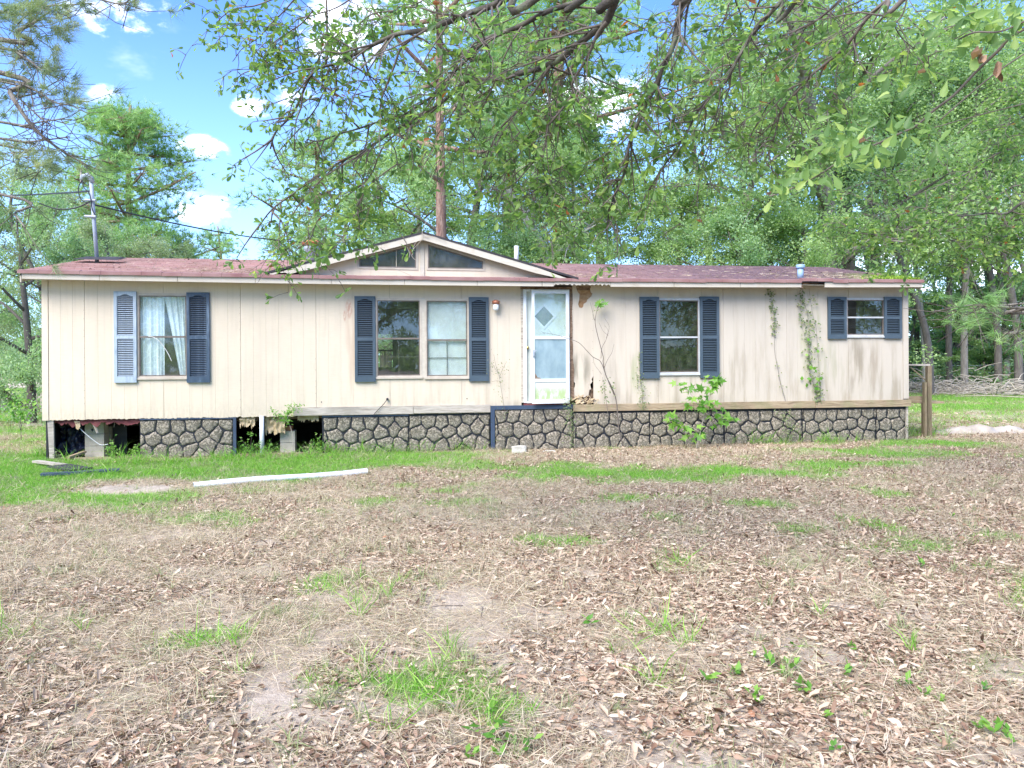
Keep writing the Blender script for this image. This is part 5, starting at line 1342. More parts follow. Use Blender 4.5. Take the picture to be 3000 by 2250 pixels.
# leafy creeper strands on the right of the wall
wall_plant('climbing_vine', 'single thin vine strand hanging down the wall right of the plain window', 'vine',
           [z4((375, 335), (378, 420), (395, 520), (400, 640), (402, 780), (420, 880), (440, 990), (470, 1100), (485, 1170))], -.02, .004,
           [(0, 0, .42, 150, .03), (0, .42, 1, 16, .03)], lmat='leaf_dull', lsz=(.025, .05))
wall_plant('climbing_vine', 'tangle of three leafy vine strands below the broken fascia', 'vine',
           [z4((590, 340), (600, 420), (630, 520), (640, 640), (640, 760), (640, 860), (655, 960), (690, 1060), (690, 1130)),
            z4((640, 340), (650, 420), (665, 520), (690, 620), (700, 760), (710, 900), (715, 1000), (720, 1080), (700, 1140)),
            z4((575, 360), (580, 460), (590, 600), (620, 700), (640, 760))], -.02, .004,
           [(0, .0, .3, 40, .03), (0, .3, .62, 70, .05), (0, .62, 1, 60, .05), (1, .1, .9, 60, .045), (2, .0, .45, 50, .03), (0, .4, .6, 14, .08), (1, .8, 1, 30, .05)], lmat='leaf_dull', lsz=(.03, .06))
wall_plant('climbing_vine', 'bright leafed vine patch in the middle of the vine tangle', 'vine', [z4((640, 730), (645, 800), (640, 880), (650, 980), (690, 1000), (720, 1020))], -.05, .003,
           [(0, 0, .6, 12, .09), (0, .5, 1, 9, .09)], lmat='leaf_bright', lsz=(.06, .10), tm=tmpl_dia(.8, .03))
wall_plant('climbing_vine', 'fuzzy pale green vine column on the wall left of the plain window shutter', 'vine', [z3((1118, 780), (1120, 880), (1130, 980), (1140, 1060), (1145, 1180))], -.02, .003,
           [(0, .0, .45, 24, .02), (0, .4, 1, 110, .05)], lmat='leaf_dull', lsz=(.02, .04))
wall_plant('wispy_weed', 'wispy weed with tiny leaves growing up the wall below the porch light', 'weed', [z3((110, 800), (125, 880), (150, 960), (165, 1060), (180, 1150), (200, 1280), (230, 1420)), z3((200, 850), (165, 920), (150, 970)), z3((90, 850), (120, 900), (145, 940)), z3((100, 990), (140, 985), (160, 1000))], -.08, .004,
           [(0, 0, .6, 60, .07), (1, 0, 1, 26, .05), (2, 0, 1, 20, .04), (0, .6, 1, 22, .02)], lmat='leaf_dull', lsz=(.012, .03))
wall_plant('weed_column', 'feathery green weed climbing the stone skirting below the white door', 'weed', [z3((630, 1100), (635, 1180), (645, 1280), (650, 1360), (655, 1440))], -.10, .004,
           [(0, 0, 1, 170, .05)], lmat='leaf_dull', lsz=(.03, .06), tm=tmpl_dia(.3, .02))
# bare branched shrub right of the door
bs_ = [z3((832, 470), (815, 560), (820, 620), (850, 740), (870, 820), (870, 860), (890, 950), (930, 1030), (960, 1120), (970, 1220), (980, 1330), (1010, 1445)),
       z3((450, 650), (540, 665), (620, 690), (700, 720), (760, 780), (800, 820), (850, 850), (880, 920), (910, 1000), (945, 1080)),
       z3((880, 600), (905, 640), (890, 700), (860, 760), (855, 830)), z3((945, 730), (930, 790), (900, 840), (875, 900)),
       z3((800, 480), (800, 540), (815, 570)), z3((440, 640), (465, 660)), z3((485, 625), (520, 665)), z3((600, 600), (620, 640), (640, 690)),
       z3((865, 960), (880, 1060), (895, 1150), (905, 1240)), z3((780, 440), (795, 500), (812, 560)), z3((880, 550), (912, 610), (890, 690)), z3((840, 580), (870, 640), (905, 670)), z3((800, 820), (810, 870), (860, 940))]
wall_plant('bare_shrub', 'tall nearly bare branching sapling against the wall right of the door', 'sapling', bs_, -.18, [.012, .008, .005, .005, .004, .003, .003, .003, .005, .003, .003, .003, .003],
           [(8, 0, .6, 30, .04), (0, .55, .7, 20, .05), (0, 0, .02, 3, .02)], mat='twig', lmat='leaf_dull', lsz=(.025, .05))
o0 = z3((835, 435)); e = wall_plant('leafy_shoot', 'small bright maple shoot at the tip of the bare sapling', 'shoot', [z3((850, 435), (840, 460), (833, 475))], -.18, .003, [(0, 0, 1, 12, .035)], lmat='leaf_bright', tm=tmpl_star(), lsz=(.09, .13))
# maple sapling in front of the skirting
ms = [z3((1640, 975), (1620, 1060), (1600, 1130), (1570, 1230), (1545, 1340), (1515, 1460), (1512, 1490)), z3((1430, 1030), (1490, 1090), (1530, 1150), (1590, 1180)), z3((1340, 1250), (1400, 1280), (1470, 1300), (1540, 1340)),
      z3((1750, 1250), (1690, 1250), (1620, 1240), (1565, 1260)), z3((1560, 1020), (1580, 1070), (1600, 1120)), z3((1450, 1130), (1500, 1140), (1545, 1165))]
e = wall_plant('maple_sapling', 'young maple sapling with bright star shaped leaves before the stone skirting', 'sapling', ms, -.55, [.009, .005, .005, .005, .004, .004], [], mat='twig_pale')
P = []; 
for (x, y, n, s) in ((1650, 985, 22, .08), (1600, 1030, 10, .07), (1450, 1035, 12, .09), (1490, 1080, 6, .06), (1565, 1100, 8, .07), (1460, 1135, 3, .04), (1520, 1160, 8, .06), (1350, 1240, 12, .07), (1390, 1290, 8, .07), (1470, 1300, 7, .07), (1750, 1250, 10, .08), (1660, 1215, 9, .08), (1600, 1165, 8, .06), (1500, 1385, 10, .08), (1550, 1350, 6, .06), (1640, 1275, 5, .05), (1600, 1130, 6, .05)):
    q = wp(*z3((x, y))[0], -.55) - e.location
    for i in range(n): P.append(q + Vector((rng.normal() * s, rng.normal() * s * .8, rng.normal() * s * .55)))
n = len(P); D = rdir(n, -.25, .5)
leaves_obj(P, D, .12 + .08 * rng.random(n), tmpl_star(), 'leaf_bright', e, 'leaves', .5, up=np.array([0, -.9, .8]))
# compound-leaf seedling at the left opening
e = wall_plant('mimosa_seedling', 'feathery seedling arching out of the opening by the brick topped pier', 'seedling', [z2((310, 1225), (320, 1290), (340, 1350), (350, 1400), (352, 1500)), z2((200, 1215), (250, 1250), (300, 1285), (322, 1310)), z2((400, 1185), (350, 1215), (315, 1270)), z2((335, 1180), (330, 1220), (315, 1260))], -.12, .006,
               [(0, 0, .35, 60, .04), (1, 0, .8, 70, .035), (2, 0, .8, 60, .035), (3, 0, .8, 40, .035)], mat='twig_pale', lmat='leaf_bright', lsz=(.03, .055), tm=tmpl_dia(.35, .02))
for (nm, lab, pxs, h, cnt) in (('weed', 'leafy weed below the drain pipe in the middle opening', (735, 1338), 75, 70), ('weed', 'small leafy weed right of the white drain pipe', (790, 1335), 42, 45), ('weed', 'low weeds by the far edge of the middle opening', (905, 1335), 45, 40),
                               ('weed', 'leafy weed growing before the concrete pier in the left opening', (330, 1345), 60, 60), ('weed', 'sprawling weed at the foot of the left stone panel', (400, 1348), 50, 70), ('weed', 'tiny weed by the corner post', (170, 1350), 25, 30), ('weed', 'weed against the blue edge of the stone skirting', (935, 1330), 60, 50)):
    px, py = pxs
    wall_plant(nm, lab, 'weed', [[(px + 4, py - h), (px, py - h * .5), (px - 2, py)], [(px - h * .4, py - h * .7), (px - 6, py - h * .3), (px, py)], [(px + h * .45, py - h * .65), (px + 8, py - h * .3), (px, py)]], -.05, .003,
               [(0, 0, .9, cnt // 2, .03), (1, 0, .8, cnt // 3, .03), (2, 0, .8, cnt // 3, .03)], lmat='leaf_bright' if cnt > 42 else 'leaf_dull', lsz=(.03, .06), tm=tmpl_dia(.4, .03))
wall_plant('weed', 'pale weed clump against the stone skirting below the vine tangle', 'weed', [z4((520, 1190), (490, 1260), (480, 1340), (490, 1430)), z4((430, 1180), (470, 1250), (485, 1330)), z4((560, 1300), (520, 1350), (490, 1400))], -.1, .004,
           [(0, 0, 1, 90, .06), (1, 0, 1, 50, .05), (2, 0, 1, 40, .05)], lmat='leaf_dull', lsz=(.03, .055), tm=tmpl_dia(.35, .02))
wall_plant('weed', 'low shrubby weed beside the porch posts', 'weed', [z4((1440, 1060), (1450, 1200), (1460, 1390)), z4((1560, 1260), (1520, 1320), (1490, 1390)), z4((1600, 1350), (1540, 1370), (1500, 1400))], 1.0, .004,
           [(0, .2, 1, 70, .09), (1, 0, 1, 60, .08), (2, 0, 1, 50, .08)], lmat='leaf_bright', lsz=(.03, .05), tm=tmpl_dia(.35, .02))
wall_plant('weed', 'thin brown stalks standing at the right corner of the skirting', 'weed', [z4((1340, 1220), (1330, 1320), (1325, 1420)), z4((1400, 1260), (1350, 1340), (1330, 1420)), z4((1370, 1180), (1345, 1300), (1328, 1420))], -.05, .003, [(0, 0, 1, 20, .04), (1, 0, 1, 16, .04)], lmat='leaf_dull', lsz=(.02, .04))
# shrub beyond the left corner
wall_plant('yellow_shrub', 'small yellow green shrub left of the home corner by the picket fence', 'shrub', [[(55, 1150), (60, 1200), (62, 1290)], [(20, 1175), (45, 1210), (60, 1260)], [(100, 1180), (75, 1210), (62, 1250)]], 1.2, .006,
           [(0, 0, .6, 50, .09), (1, 0, .8, 40, .09), (2, 0, .8, 40, .09)], lmat='leaf_bright', lsz=(.05, .09))

# ================================================================== FENCES
def picket(px0, px1, n, depth, label, yb=1200, yt=1150):
    a = at(px0, yb, depth); b = at(px1, yb, depth); e = tag(empty('picket_fence', (a.x, a.y, 0)), label, 'fence'); d = b - a; h = at(px0, yt, depth).z
    for i in range(n):
        x = d.x * i / (n - 1); mb = MB(); mb.prism([(x - .035, 0), (x + .035, 0), (x + .035, h - .06), (x, h), (x - .035, h - .06)], 0, .02); mb.build('picket', 'grey_wood', e)
    for z in (.2, h * .7): MB().box(-.1, d.x + .1, .021, .05, z, z + .07).build('rail', 'grey_wood', e)
picket(-80, 36, 9, 23.5, 'weathered white picket fence at the far left edge'); picket(90, 200, 8, 23.5, 'picket fence section showing between shrub and home corner')
def wire_fence():
    a = at(2664, 1108, 36); b = at(3350, 1118, 34); e = tag(empty('wire_fence', (a.x, a.y, 0)), 'sagging wire fence on thin posts along the wood edge', 'fence'); d = b - a; n = 12
    for i in range(n + 1):
        x, y = d.x * i / n, d.y * i / n; MB().tube([(x, y, 0), (x + random.uniform(-.06, .06), y, 1.35)], .045, 6).build('post', 'post_wood' if i % 3 else 'wire_black', e)
    mb = MB()
    for z in (.25, .55, .85, 1.2): mb.tube([(d.x * i / 24, d.y * i / 24, z - .03 * (i % 2)) for i in range(25)], .010, 4)
    tag(mb.build('wires', 'galv', e), kind='stuff')
wire_fence()
# brush heaps at the wood edge
def brush(px, depth, L, h, label, n=240):
    c = at(px, 1100, depth); mb = MB()
    for i in range(n):
        x = random.uniform(-L, L); y = random.gauss(0, .6); z = abs(random.gauss(0, h * .5)); a = random.uniform(0, 6.28); l_ = random.uniform(.3, 1.2)
        d = Vector((math.cos(a), math.sin(a) * .5, random.uniform(-.35, .35))) * l_
        mb.tube([(x, y, max(.02, z)), (x + d.x * .5, y + d.y * .5, max(.02, z + d.z * .5) + .06), (x + d.x, y + d.y, max(.02, z + d.z))], [.022, .015, .008], 4)
    tag(mb.build('brush_heap', 'twig_pale' if depth < 35 else 'twig', loc=(c.x, c.y, 0)), label, 'brush heap', kind=None)['kind'] = 'stuff'
brush(2730, 33, 2.2, .7, 'heap of dry branches behind the porch posts'); brush(2870, 32, 2.6, .4, 'low heap of dry branches along the lawn edge'); brush(3000, 30, 2.0, .6, 'dark heap of dry branches at the right edge')

# ================================================================== TREES
def clump_leaves(C, R_, n, size, squash=.75):
    """n leaves spread around each clump centre, denser near the shell"""
    C = np.repeat(np.array(C), n, axis=0); R_ = np.repeat(np.array(R_), n)
    d = rdir(len(C)); q = rng.random(len(C)) ** .45; off = d * (R_ * q)[:, None]; off[:, 2] *= squash
    return C + off, d
def broad_mesh(seed, H=10.0, base=.30, wid=.34, nl=11, sub=7, per=150, leaf=.13, curve=.03, open_=0.0, tr=.02, low=False):
    """trunk+limbs mesh and crown mesh of a broadleaf tree of height H"""
    R0 = random.Random(seed); mb = MB(); tr_ = H * tr
    top = Vector((R0.uniform(-1, 1) * H * curve * 2, R0.uniform(-1, 1) * H * curve, H * .93)); mid = Vector((R0.uniform(-1, 1) * H * curve, R0.uniform(-1, 1) * H * curve, H * .45))
    tp = catmull([(0, 0, -.2), tuple(Vector((0, 0, H * .12)) + mid * .12), tuple(mid), tuple((mid + top) / 2 + Vector((R0.uniform(-1, 1), 0, 0)) * H * curve), tuple(top)], 5)
    m = len(tp); mb.tube(tp, [tr_ * (1.25 if i == 0 else 1) * (1 - i / (m - 1)) ** .8 + .02 for i in range(m)], 8)
    C = []; Rr = []
    for i in range(nl):
        f = base + (1 - base) * (i / nl) ** .9; k = int(f * (m - 1) * .98); p = tp[min(k, m - 1)]
        a = i * 2.4 + R0.uniform(-.5, .5); prof = math.sin(math.pi * min(1, max(0, ((f - base) / (1 - base)) * .82 + .16))) ** .7
        L = H * wid * prof * R0.uniform(.7, 1.15); up_ = R0.uniform(.15, .65)
        e = p + Vector((math.cos(a), math.sin(a), up_)) * L; md = p.lerp(e, .5) + Vector((0, 0, L * R0.uniform(.02, .15)))
        lp_ = catmull([p, md, e], 4); rr = tr_ * .42 * (1 - f * .6); n = len(lp_); mb.tube(lp_, [rr * (1 - j / (n - 1)) + .012 for j in range(n)], 5)
        for j in range(sub):
            t_ = R0.uniform(.3, 1.05); q = p.lerp(e, t_) + Vector((0, 0, L * .08)); dd = Vector((R0.gauss(0, 1), R0.gauss(0, 1), R0.gauss(.1, .7))).normalized() * L * R0.uniform(.12, .42)
            z = q + dd; mb.tube([q, q.lerp(z, .5) + Vector((0, 0, .04 * L)), z], [rr * .3 + .006, rr * .2 + .005, .006], 4)
            C.append(tuple(z)); Rr.append(H * R0.uniform(.040, .085) * (1 - open_ * .4))
            if R0.random() > open_: C.append(tuple(q.lerp(z, .5))); Rr.append(H * R0.uniform(.035, .065))
    for i in range(5): C.append(tuple(tp[-1] + Vector((R0.gauss(0, 1), R0.gauss(0, 1), R0.gauss(0, .5))) * H * .035)); Rr.append(H * .06)
    if low:
        for i in range(26): a = R0.uniform(0, 6.28); q = H * wid * R0.uniform(.2, 1.05); C.append((q * math.cos(a), q * math.sin(a), H * R0.uniform(.03, .3))); Rr.append(H * .085)
    P, d = clump_leaves(C, Rr, per, leaf); n = len(P)
    ct = np.repeat(rng.random(len(C)), per)
    V, T, Q = stamp(tmpl_dia(.55, .08), P, frames(rdir(n, -.2), tilt=1.0), leaf * (.6 + .8 * rng.random(n)), np.clip(.25 * ct + .75 * rng.random(n), 0, 1))
    me = bpy.data.meshes.new('trunk'); me.from_pydata(mb.v, [], mb.f); me.polygons.foreach_set('use_smooth', [True] * len(me.polygons))
    return me, (V, T, Q)
def pine_mesh(seed, H=10.0, base=.45, wid=.22, nb=24, tuft_n=18, nl=.026, tr=.016, tufts=7, dens=1.0):
    R0 = random.Random(seed); mb = MB(); tr_ = H * tr
    tp = catmull([(0, 0, -.2), (R0.uniform(-.2, .2), 0, H * .3), (R0.uniform(-.3, .3), R0.uniform(-.2, .2), H * .65), (R0.uniform(-.2, .2), 0, H * .98)], 6); m = len(tp)
    mb.tube(tp, [tr_ * (1 - .8 * i / (m - 1)) + .01 for i in range(m)], 9)
    P = []; D = []
    for i in range(nb):
        f = base + (1 - base) * (i / nb) ** .85; p = tp[min(m - 1, int(f * (m - 1)))]; a = i * 2.39 + R0.uniform(-.4, .4); g = (f - base) / (1 - base)
        L = H * wid * (1.05 - g * .75) * R0.uniform(.6, 1.2) * (.6 + min(1, g * 4) * .4); e = p + Vector((math.cos(a), math.sin(a), R0.uniform(-.1, .45))) * L
        md = p.lerp(e, .55) + Vector((0, 0, -.03 * L)); lp_ = catmull([p, md, e], 4); n = len(lp_); mb.tube(lp_, [tr_ * .28 * (1 - j / n) + .012 for j in range(n)], 5)
        for j in range(int(tufts * dens)):
            t_ = R0.uniform(.45, 1.05); q = p.lerp(e, t_); dd = Vector((R0.gauss(0, 1), R0.gauss(0, 1), R0.gauss(.35, .5))).normalized() * L * R0.uniform(.08, .32); z = q + dd
            mb.tube([q, z], [.012, .006], 4)
            for w_ in range(5): zz_ = z + Vector((R0.gauss(0, 1), R0.gauss(0, 1), R0.gauss(0, .9))) * H * .022; P.append(tuple(zz_)); D.append(tuple((dd.normalized() + Vector((0, 0, .5))).normalized()))
    P = np.repeat(np.array(P), tuft_n, 0); D = np.repeat(np.array(D), tuft_n, 0) + rng.normal(size=P.shape) * .75
    n = len(P); ct = np.repeat(rng.random(n // tuft_n), tuft_n)
    V, T, Q = stamp(tmpl_needle(.07), P, frames(D), H * nl * (.6 + .6 * rng.random(n)), np.clip(.6 * ct + .5 * rng.random(n), 0, 1))
    me = bpy.data.meshes.new('trunk'); me.from_pydata(mb.v, [], mb.f); me.polygons.foreach_set('use_smooth', [True] * len(me.polygons))
    return me, (V, T, Q)
TR_VAR = {}
def variants(key, fn, mats, bark):
    """crown meshes that share geometry but differ in leaf material"""
    tm_, (V, T, Q) = fn; tm_.materials.append(MATS[bark]); crowns = [trimesh('crown', V, T, Q, mt_) for mt_ in mats]; TR_VAR[key] = (tm_, crowns)
LM = ('leaf_far', 'leaf_far_cool', 'leaf_grey')
variants('A', broad_mesh(1, base=.22, wid=.30, per=150, sub=7, nl=13, leaf=.075, open_=.45), LM, 'bark_dark')
variants('B', broad_mesh(2, base=.30, wid=.26, per=140, sub=7, nl=13, curve=.05, leaf=.075, open_=.5), LM, 'bark')
variants('C', broad_mesh(3, base=.16, wid=.36, per=170, sub=8, nl=13, leaf=.085, open_=.2), LM, 'bark')
variants('D', broad_mesh(4, base=.45, wid=.20, per=130, sub=5, nl=12, open_=.6, tr=.0065, leaf=.065, curve=.05), LM, 'bark_dark')
variants('E', broad_mesh(5, base=.40, wid=.24, per=130, sub=6, nl=12, open_=.5, curve=.08, tr=.0075, leaf=.065), LM, 'bark_dark')
variants('L', broad_mesh(9, base=.05, wid=.46, per=190, sub=8, nl=14, low=True, tr=.022, leaf=.10), LM, 'bark_dark')
variants('U', broad_mesh(12, H=4.0, base=.05, wid=.42, per=90, sub=6, nl=12, low=True, tr=.014, leaf=.08), LM, 'bark')
variants('P', pine_mesh(6), ('needle', 'needle_dull'), 'bark_pine')
variants('Q', pine_mesh(7, base=.30, wid=.30, nb=60, tufts=14, tuft_n=16), ('needle', 'needle_dull'), 'bark_pine')
TREES = []
ORD = ['first', 'second', 'third', 'fourth', 'fifth', 'sixth', 'seventh', 'eighth', 'ninth', 'tenth', 'eleventh', 'twelfth', 'thirteenth', 'fourteenth', 'fifteenth', 'sixteenth', 'seventeenth', 'eighteenth', 'nineteenth', 'twentieth']
def tree(var, px, depth, H, ci, label, rz=None, wide=1.0, group=None, name='broadleaf_tree', bark=None, cat='tree'):
    p = at(px, 1050, depth); tm_, cr_ = TR_VAR[var]; Hb = 4.0 if var == 'U' else 10.0; s = H / Hb
    e = empty(name, (p.x, p.y, 0), random.uniform(0, 6.28) if rz is None else rz); e.scale = (s * wide, s * wide, s); tag(e, label, cat, group)
    t_ = link('trunk', tm_, e)
    if bark: t_.material_slots[0].link = 'OBJECT'; t_.material_slots[0].material = MATS[bark]
    tag(link('crown', cr_[ci], e), kind='stuff'); return e
# left of the home
tree('L', 92, 19.5, 6.4, 1, 'dark trunked bushy tree standing right behind the left corner', .6, .8)
tree('L', -60, 24, 6.9, 2, 'bushy grey green tree cut off by the left edge', 2.0)
tree('C', 330, 27, 6.9, 2, 'rounded grey green tree behind the left roof end, left of the mast', 1.0, 1.15)
tree('L', 215, 30, 7.1, 1, 'low bushy tree between the dark trunk and the mast', 3.0)
tree('L', 455, 31, 6.9, 2, 'low rounded tree behind the roof, below the tall pine', 4.1, .9)
tree('Q', 400, 34, 13.4, 0, 'tall pine with bright tufts behind the mast, alone against the sky', 1.2, 1.1, name='pine_tree')
tree('Q', 290, 37, 9.6, 1, 'duller pine just left of the tall pine behind the mast', 2.2, .9, name='pine_tree')
tree('P', 645, 52, 11.2, 0, 'small far pine standing alone above the left roof', .4, 1.0, name='pine_tree')
tree('P', 545, 50, 9.6, 0, 'small far pine left of the lone one above the roof', 2.4, 1.0, name='pine_tree')
tree('D', 150, 22, 8.2, 2, 'thin airy tree under the pine boughs at the top left', .2, 1.4)
tree('U', 770, 40, 6.2, 1, 'low far tree above the left roof near the flue', 1.4, 1.6)
tree('U', 560, 42, 5.5, 2, 'low far tree behind the left roof between the small pines', 2.4, 1.6)
# behind the roof
e = tree('P', 1300, 23.5, 17.5, 0, 'big pine with reddish flaking trunk rising behind the gable peak', 2.0, .78, name='pine_tree')
tree('P', 935, 38, 14.0, 0, 'pine behind the oak leaves left of the gable', 2.1, 1.4, name='pine_tree')
tree('P', 1660, 33, 19.5, 0, 'bright pine behind the middle of the roof', 4.0, 1.5, name='pine_tree')
tree('P', 1480, 36, 20.5, 0, 'tall pine partly hidden behind the big reddish one', 1.0, 1.4, name='pine_tree')
behind = [('C', 880, 32, 7.6, 0), ('C', 1000, 30, 8.8, 1), ('A', 1130, 32, 12.0, 0), ('C', 1240, 34, 11.5, 0), ('A', 1400, 30, 12.5, 1), ('B', 1545, 27, 11.5, 0), ('C', 1690, 29, 10.6, 0), ('L', 1560, 28, 6.8, 1), ('C', 1770, 33, 13.0, 0),
          ('E', 1960, 44, 12, 1), ('C', 1990, 32, 9.2, 0), ('A', 2190, 27, 11.5, 0), ('C', 2330, 29, 13.5, 1), ('A', 2490, 31, 18.5, 0), ('D', 2110, 36, 19.5, 2), ('E', 2260, 34, 20.0, 0), ('L', 2170, 27, 7.2, 1), ('B', 2420, 27, 18.0, 0), ('L', 2360, 26, 7.0, 0)]
for i, (v, px, dp, H, ci) in enumerate(sorted(behind, key=lambda q: q[1])):
    tree(v, px, dp, H, ci, 'broadleaf tree behind the roof, %s from the left in the row behind the home' % ORD[i], group='broadleaf trees behind the home', wide=1.15, bark='bark_pale' if i in (5, 7) else None)
# wood on the right
wood = [('D', 2690, 38, 17, 0), ('E', 2725, 31, 16, 1), ('D', 2765, 44, 19, 0), ('E', 2800, 37, 17.5, 0), ('D', 2825, 33, 18, 0), ('D', 2850, 48, 19, 2), ('E', 2895, 38, 18, 0), ('D', 2925, 34, 19, 1), ('D', 2950, 36, 17, 0), ('E', 2985, 33, 18, 0), ('D', 3040, 36, 18, 1),
        ('B', 2600, 36, 19, 0), ('E', 2660, 50, 19, 1), ('E', 2870, 52, 20, 0), ('D', 2745, 56, 17, 2), ('E', 3080, 45, 19, 0), ('D', 2710, 35, 15, 0), ('D', 2780, 34.5, 17, 1), ('E', 2910, 42, 18, 0)]
for i, (v, px, dp, H, ci) in enumerate(sorted(wood, key=lambda q: q[1])):
    tree(v, px, dp, H, ci, 'slender woodland tree right of the home, %s from the left along the wood edge' % ORD[i], group='trees in the wood on the right', bark='bark_pale' if i in (3, 11) else ('bark' if i % 3 == 0 else None), wide=1.1)
under = [(2672, 37, 4.6, 1), (2720, 47, 5, 0), (2770, 36, 3.6, 0), (2815, 42, 5.4, 1), (2870, 38, 5.2, 0), (2905, 46, 6.0, 1), (2945, 40, 6.0, 0), (2990, 37, 5.6, 0), (3035, 36, 6.5, 1), (2800, 50, 3.2, 2), (2960, 52, 3.4, 0)]
for i, (px, dp, H, ci) in enumerate(sorted(under)):
    tree('U', px, dp, H, ci, 'leafy undergrowth sapling in the right wood, %s from the left' % ORD[i], group='undergrowth saplings in the wood', name='sapling', cat='sapling', wide=1.35)
tree('U', 2690, 40, 2.2, 0, 'low green bush behind the porch posts', 1.0, 1.4, name='bush', cat='bush')
# trees behind the camera: they show in the window panes
for i, (x, y, H, v, ci, nm) in enumerate(((9, -12, 13, 'A', 0, 'tall'), (1, -20, 15, 'C', 1, 'tallest'), (-15, -18, 12, 'L', 0, 'bushy'), (17, -8, 12, 'L', 0, 'wide low'), (-24, -6, 12, 'L', 0, 'leftmost bushy'), (8, -22, 13, 'L', 1, 'far bushy'), (-6, -21, 12, 'L', 0, 'dense'), (26, -4, 13, 'L', 0, 'rightmost bushy'), (-33, 4, 12, 'L', 1, 'outermost left'))):
    tm_, cr_ = TR_VAR[v]; e = empty('broadleaf_tree', (x, y, 0), i * 1.3); e.scale = (H / 10,) * 3; tag(e, nm + ' broadleaf tree across the yard, behind the viewer', 'tree', 'trees across the yard'); link('trunk', tm_, e); tag(link('crown', cr_[ci], e), kind='stuff')
# far woods all around the horizon
n = 52000; a = rng.random(n) * 6.283; r_ = 85 + 45 * rng.random(n); hmax = 2.2 + 3.2 * fbm(a * 9 + 3, a * 0 + 2, 4) + 0 * r_
P = np.stack([r_ * np.cos(a), r_ * np.sin(a), hmax * rng.random(n) ** .8], 1)
V, T, Q = stamp(tmpl_dia(.7, .1), P, frames(rdir(n)), .7 + .7 * rng.random(n), rng.random(n))
tag(link('far_woods', trimesh('far_woods', V, T, Q, 'leaf_far_cool')), kind='stuff')

# ================================================================== THE OAK WHOSE LIMBS HANG INTO THE VIEW
def zz(dx, fac, *pts): return [(dx + x / fac, y / fac) for x, y in pts]
FZ = 2.0733
OAK = Vector((5.6, 2.3, 0)); oak = tag(empty('water_oak', OAK), 'large water oak whose lichened limbs hang across the top of the view', 'tree')
tp = catmull([(0, 0, -.2), (.05, 0, 2.5), (-.1, .1, 5.2), (-.3, .3, 8.2), (-.2, .4, 11)], 6)
MB().tube(tp, [.34 - .24 * i / (len(tp) - 1) for i in range(len(tp))], 12).build('trunk', 'bark_lichen', oak, True)
TW = MB(); LP = []; LD = []; LS = []; LT = []
def limb(pts, d0, d1, r0, r1, leaf=1.0, start=None, twigs=10, tlen=.5, t_from=.1, name='limb', droop=-.35, lsz=.068, up=.0, store=None, nl=5):
    """pixel polyline, depth d0..d1, radius r0..r1; start = world point on the trunk the limb grows from"""
    r0 *= .58; twigs = twigs * .78
    n = len(pts); P = [at(px, py, d0 + (d1 - d0) * i / (n - 1)) - OAK for i, (px, py) in enumerate(pts)]
    if start is not None: P = [start, (start + P[0]) * .5 + Vector((0, 0, .45))] + P
    cp = catmull(P, 5); cp = [p + Vector((mnoise.noise(p * 3.1), mnoise.noise(p * 3.1 + Vector((9, 0, 0))), mnoise.noise(p * 3.1 + Vector((0, 9, 0))))) * .018 for p in cp]
    m = len(cp); k0 = 10 if start is not None else 0
    rr = [max(r1, (r0 if i < k0 else r0 + (r1 - r0) * ((i - k0) / max(1, m - 1 - k0)) ** .8)) for i in range(m)]
    MB().tube(cp, rr, 8 if r0 > .02 else 6).build(name, 'bark_lichen' if r0 > .015 else 'twig', oak, True)
    vis = cp[k0:]; nt = int(twigs)
    for i in range(nt):
        f = t_from + (1 - t_from) * (i + random.random()) / nt; k = min(len(vis) - 2, int(f * (len(vis) - 1))); p = vis[k]; ax = (vis[k + 1] - vis[k]).normalized()
        s = Vector((random.gauss(0, 1), random.gauss(0, .8), random.gauss(droop + up, .55))).normalized(); dr = (ax * .7 + s).normalized(); L = tlen * random.uniform(.5, 1.3) * (1.1 - .3 * f)
        a = p; tpts = [a]
        for j in range(4): dr = (dr + Vector((random.gauss(0, .22), random.gauss(0, .22), random.gauss(-.06, .2)))).normalized(); a = a + dr * L / 4; tpts.append(a)
        tr_ = min(.008, r0 * .3) + .0015; TW.tube(tpts, [tr_, tr_ * .8, tr_ * .6, tr_ * .45, .0018], 4)
        for q in range(4):
            b = tpts[random.choice((1, 2, 3, 4))]; d2 = (dr + Vector((random.gauss(0, .8), random.gauss(0, .8), random.gauss(-.1, .7)))).normalized(); l2 = L * random.uniform(.18, .5); c = b + d2 * l2 * .5 + Vector((0, 0, .01)); z = b + d2 * l2
            TW.tube([b, c, z], [.0032, .0024, .0014], 4)
            if random.random() > leaf: continue
            for g_ in range(nl):
                pos = c.lerp(z, random.random() * .7 + .3) + Vector((random.gauss(0, .012),) * 3); ld = (d2 * .5 + Vector((random.gauss(0, .8), random.gauss(0, .8), random.gauss(-.15, .6)))).normalized()
                LP.append(tuple(pos)); LD.append(tuple(ld)); LS.append(lsz * random.uniform(.65, 1.25)); LT.append(1.0 if random.random() < .006 else min(.97, max(0, random.gauss(.42, .2))))
    return cp
S1, S2, S3 = Vector((-.1, .15, 5.4)), Vector((-.2, .25, 6.6)), Vector((-.28, .3, 7.8))
A = lambda *p: zz(600, FZ, *p); B = lambda *p: zz(1400, FZ, *p); C_ = lambda *p: zz(2200, FZ, *p)
limb([(1640, -60)] + A((1866, -20), (1750, 30), (1600, 80), (1500, 130), (1350, 180), (1200, 200), (1100, 240), (1000, 290), (900, 340), (800, 390), (660, 440), (580, 600), (520, 700), (430, 800), (395, 905)), 4.6, 6.0, .045, .006, .9, S2, 46, .55, .0)
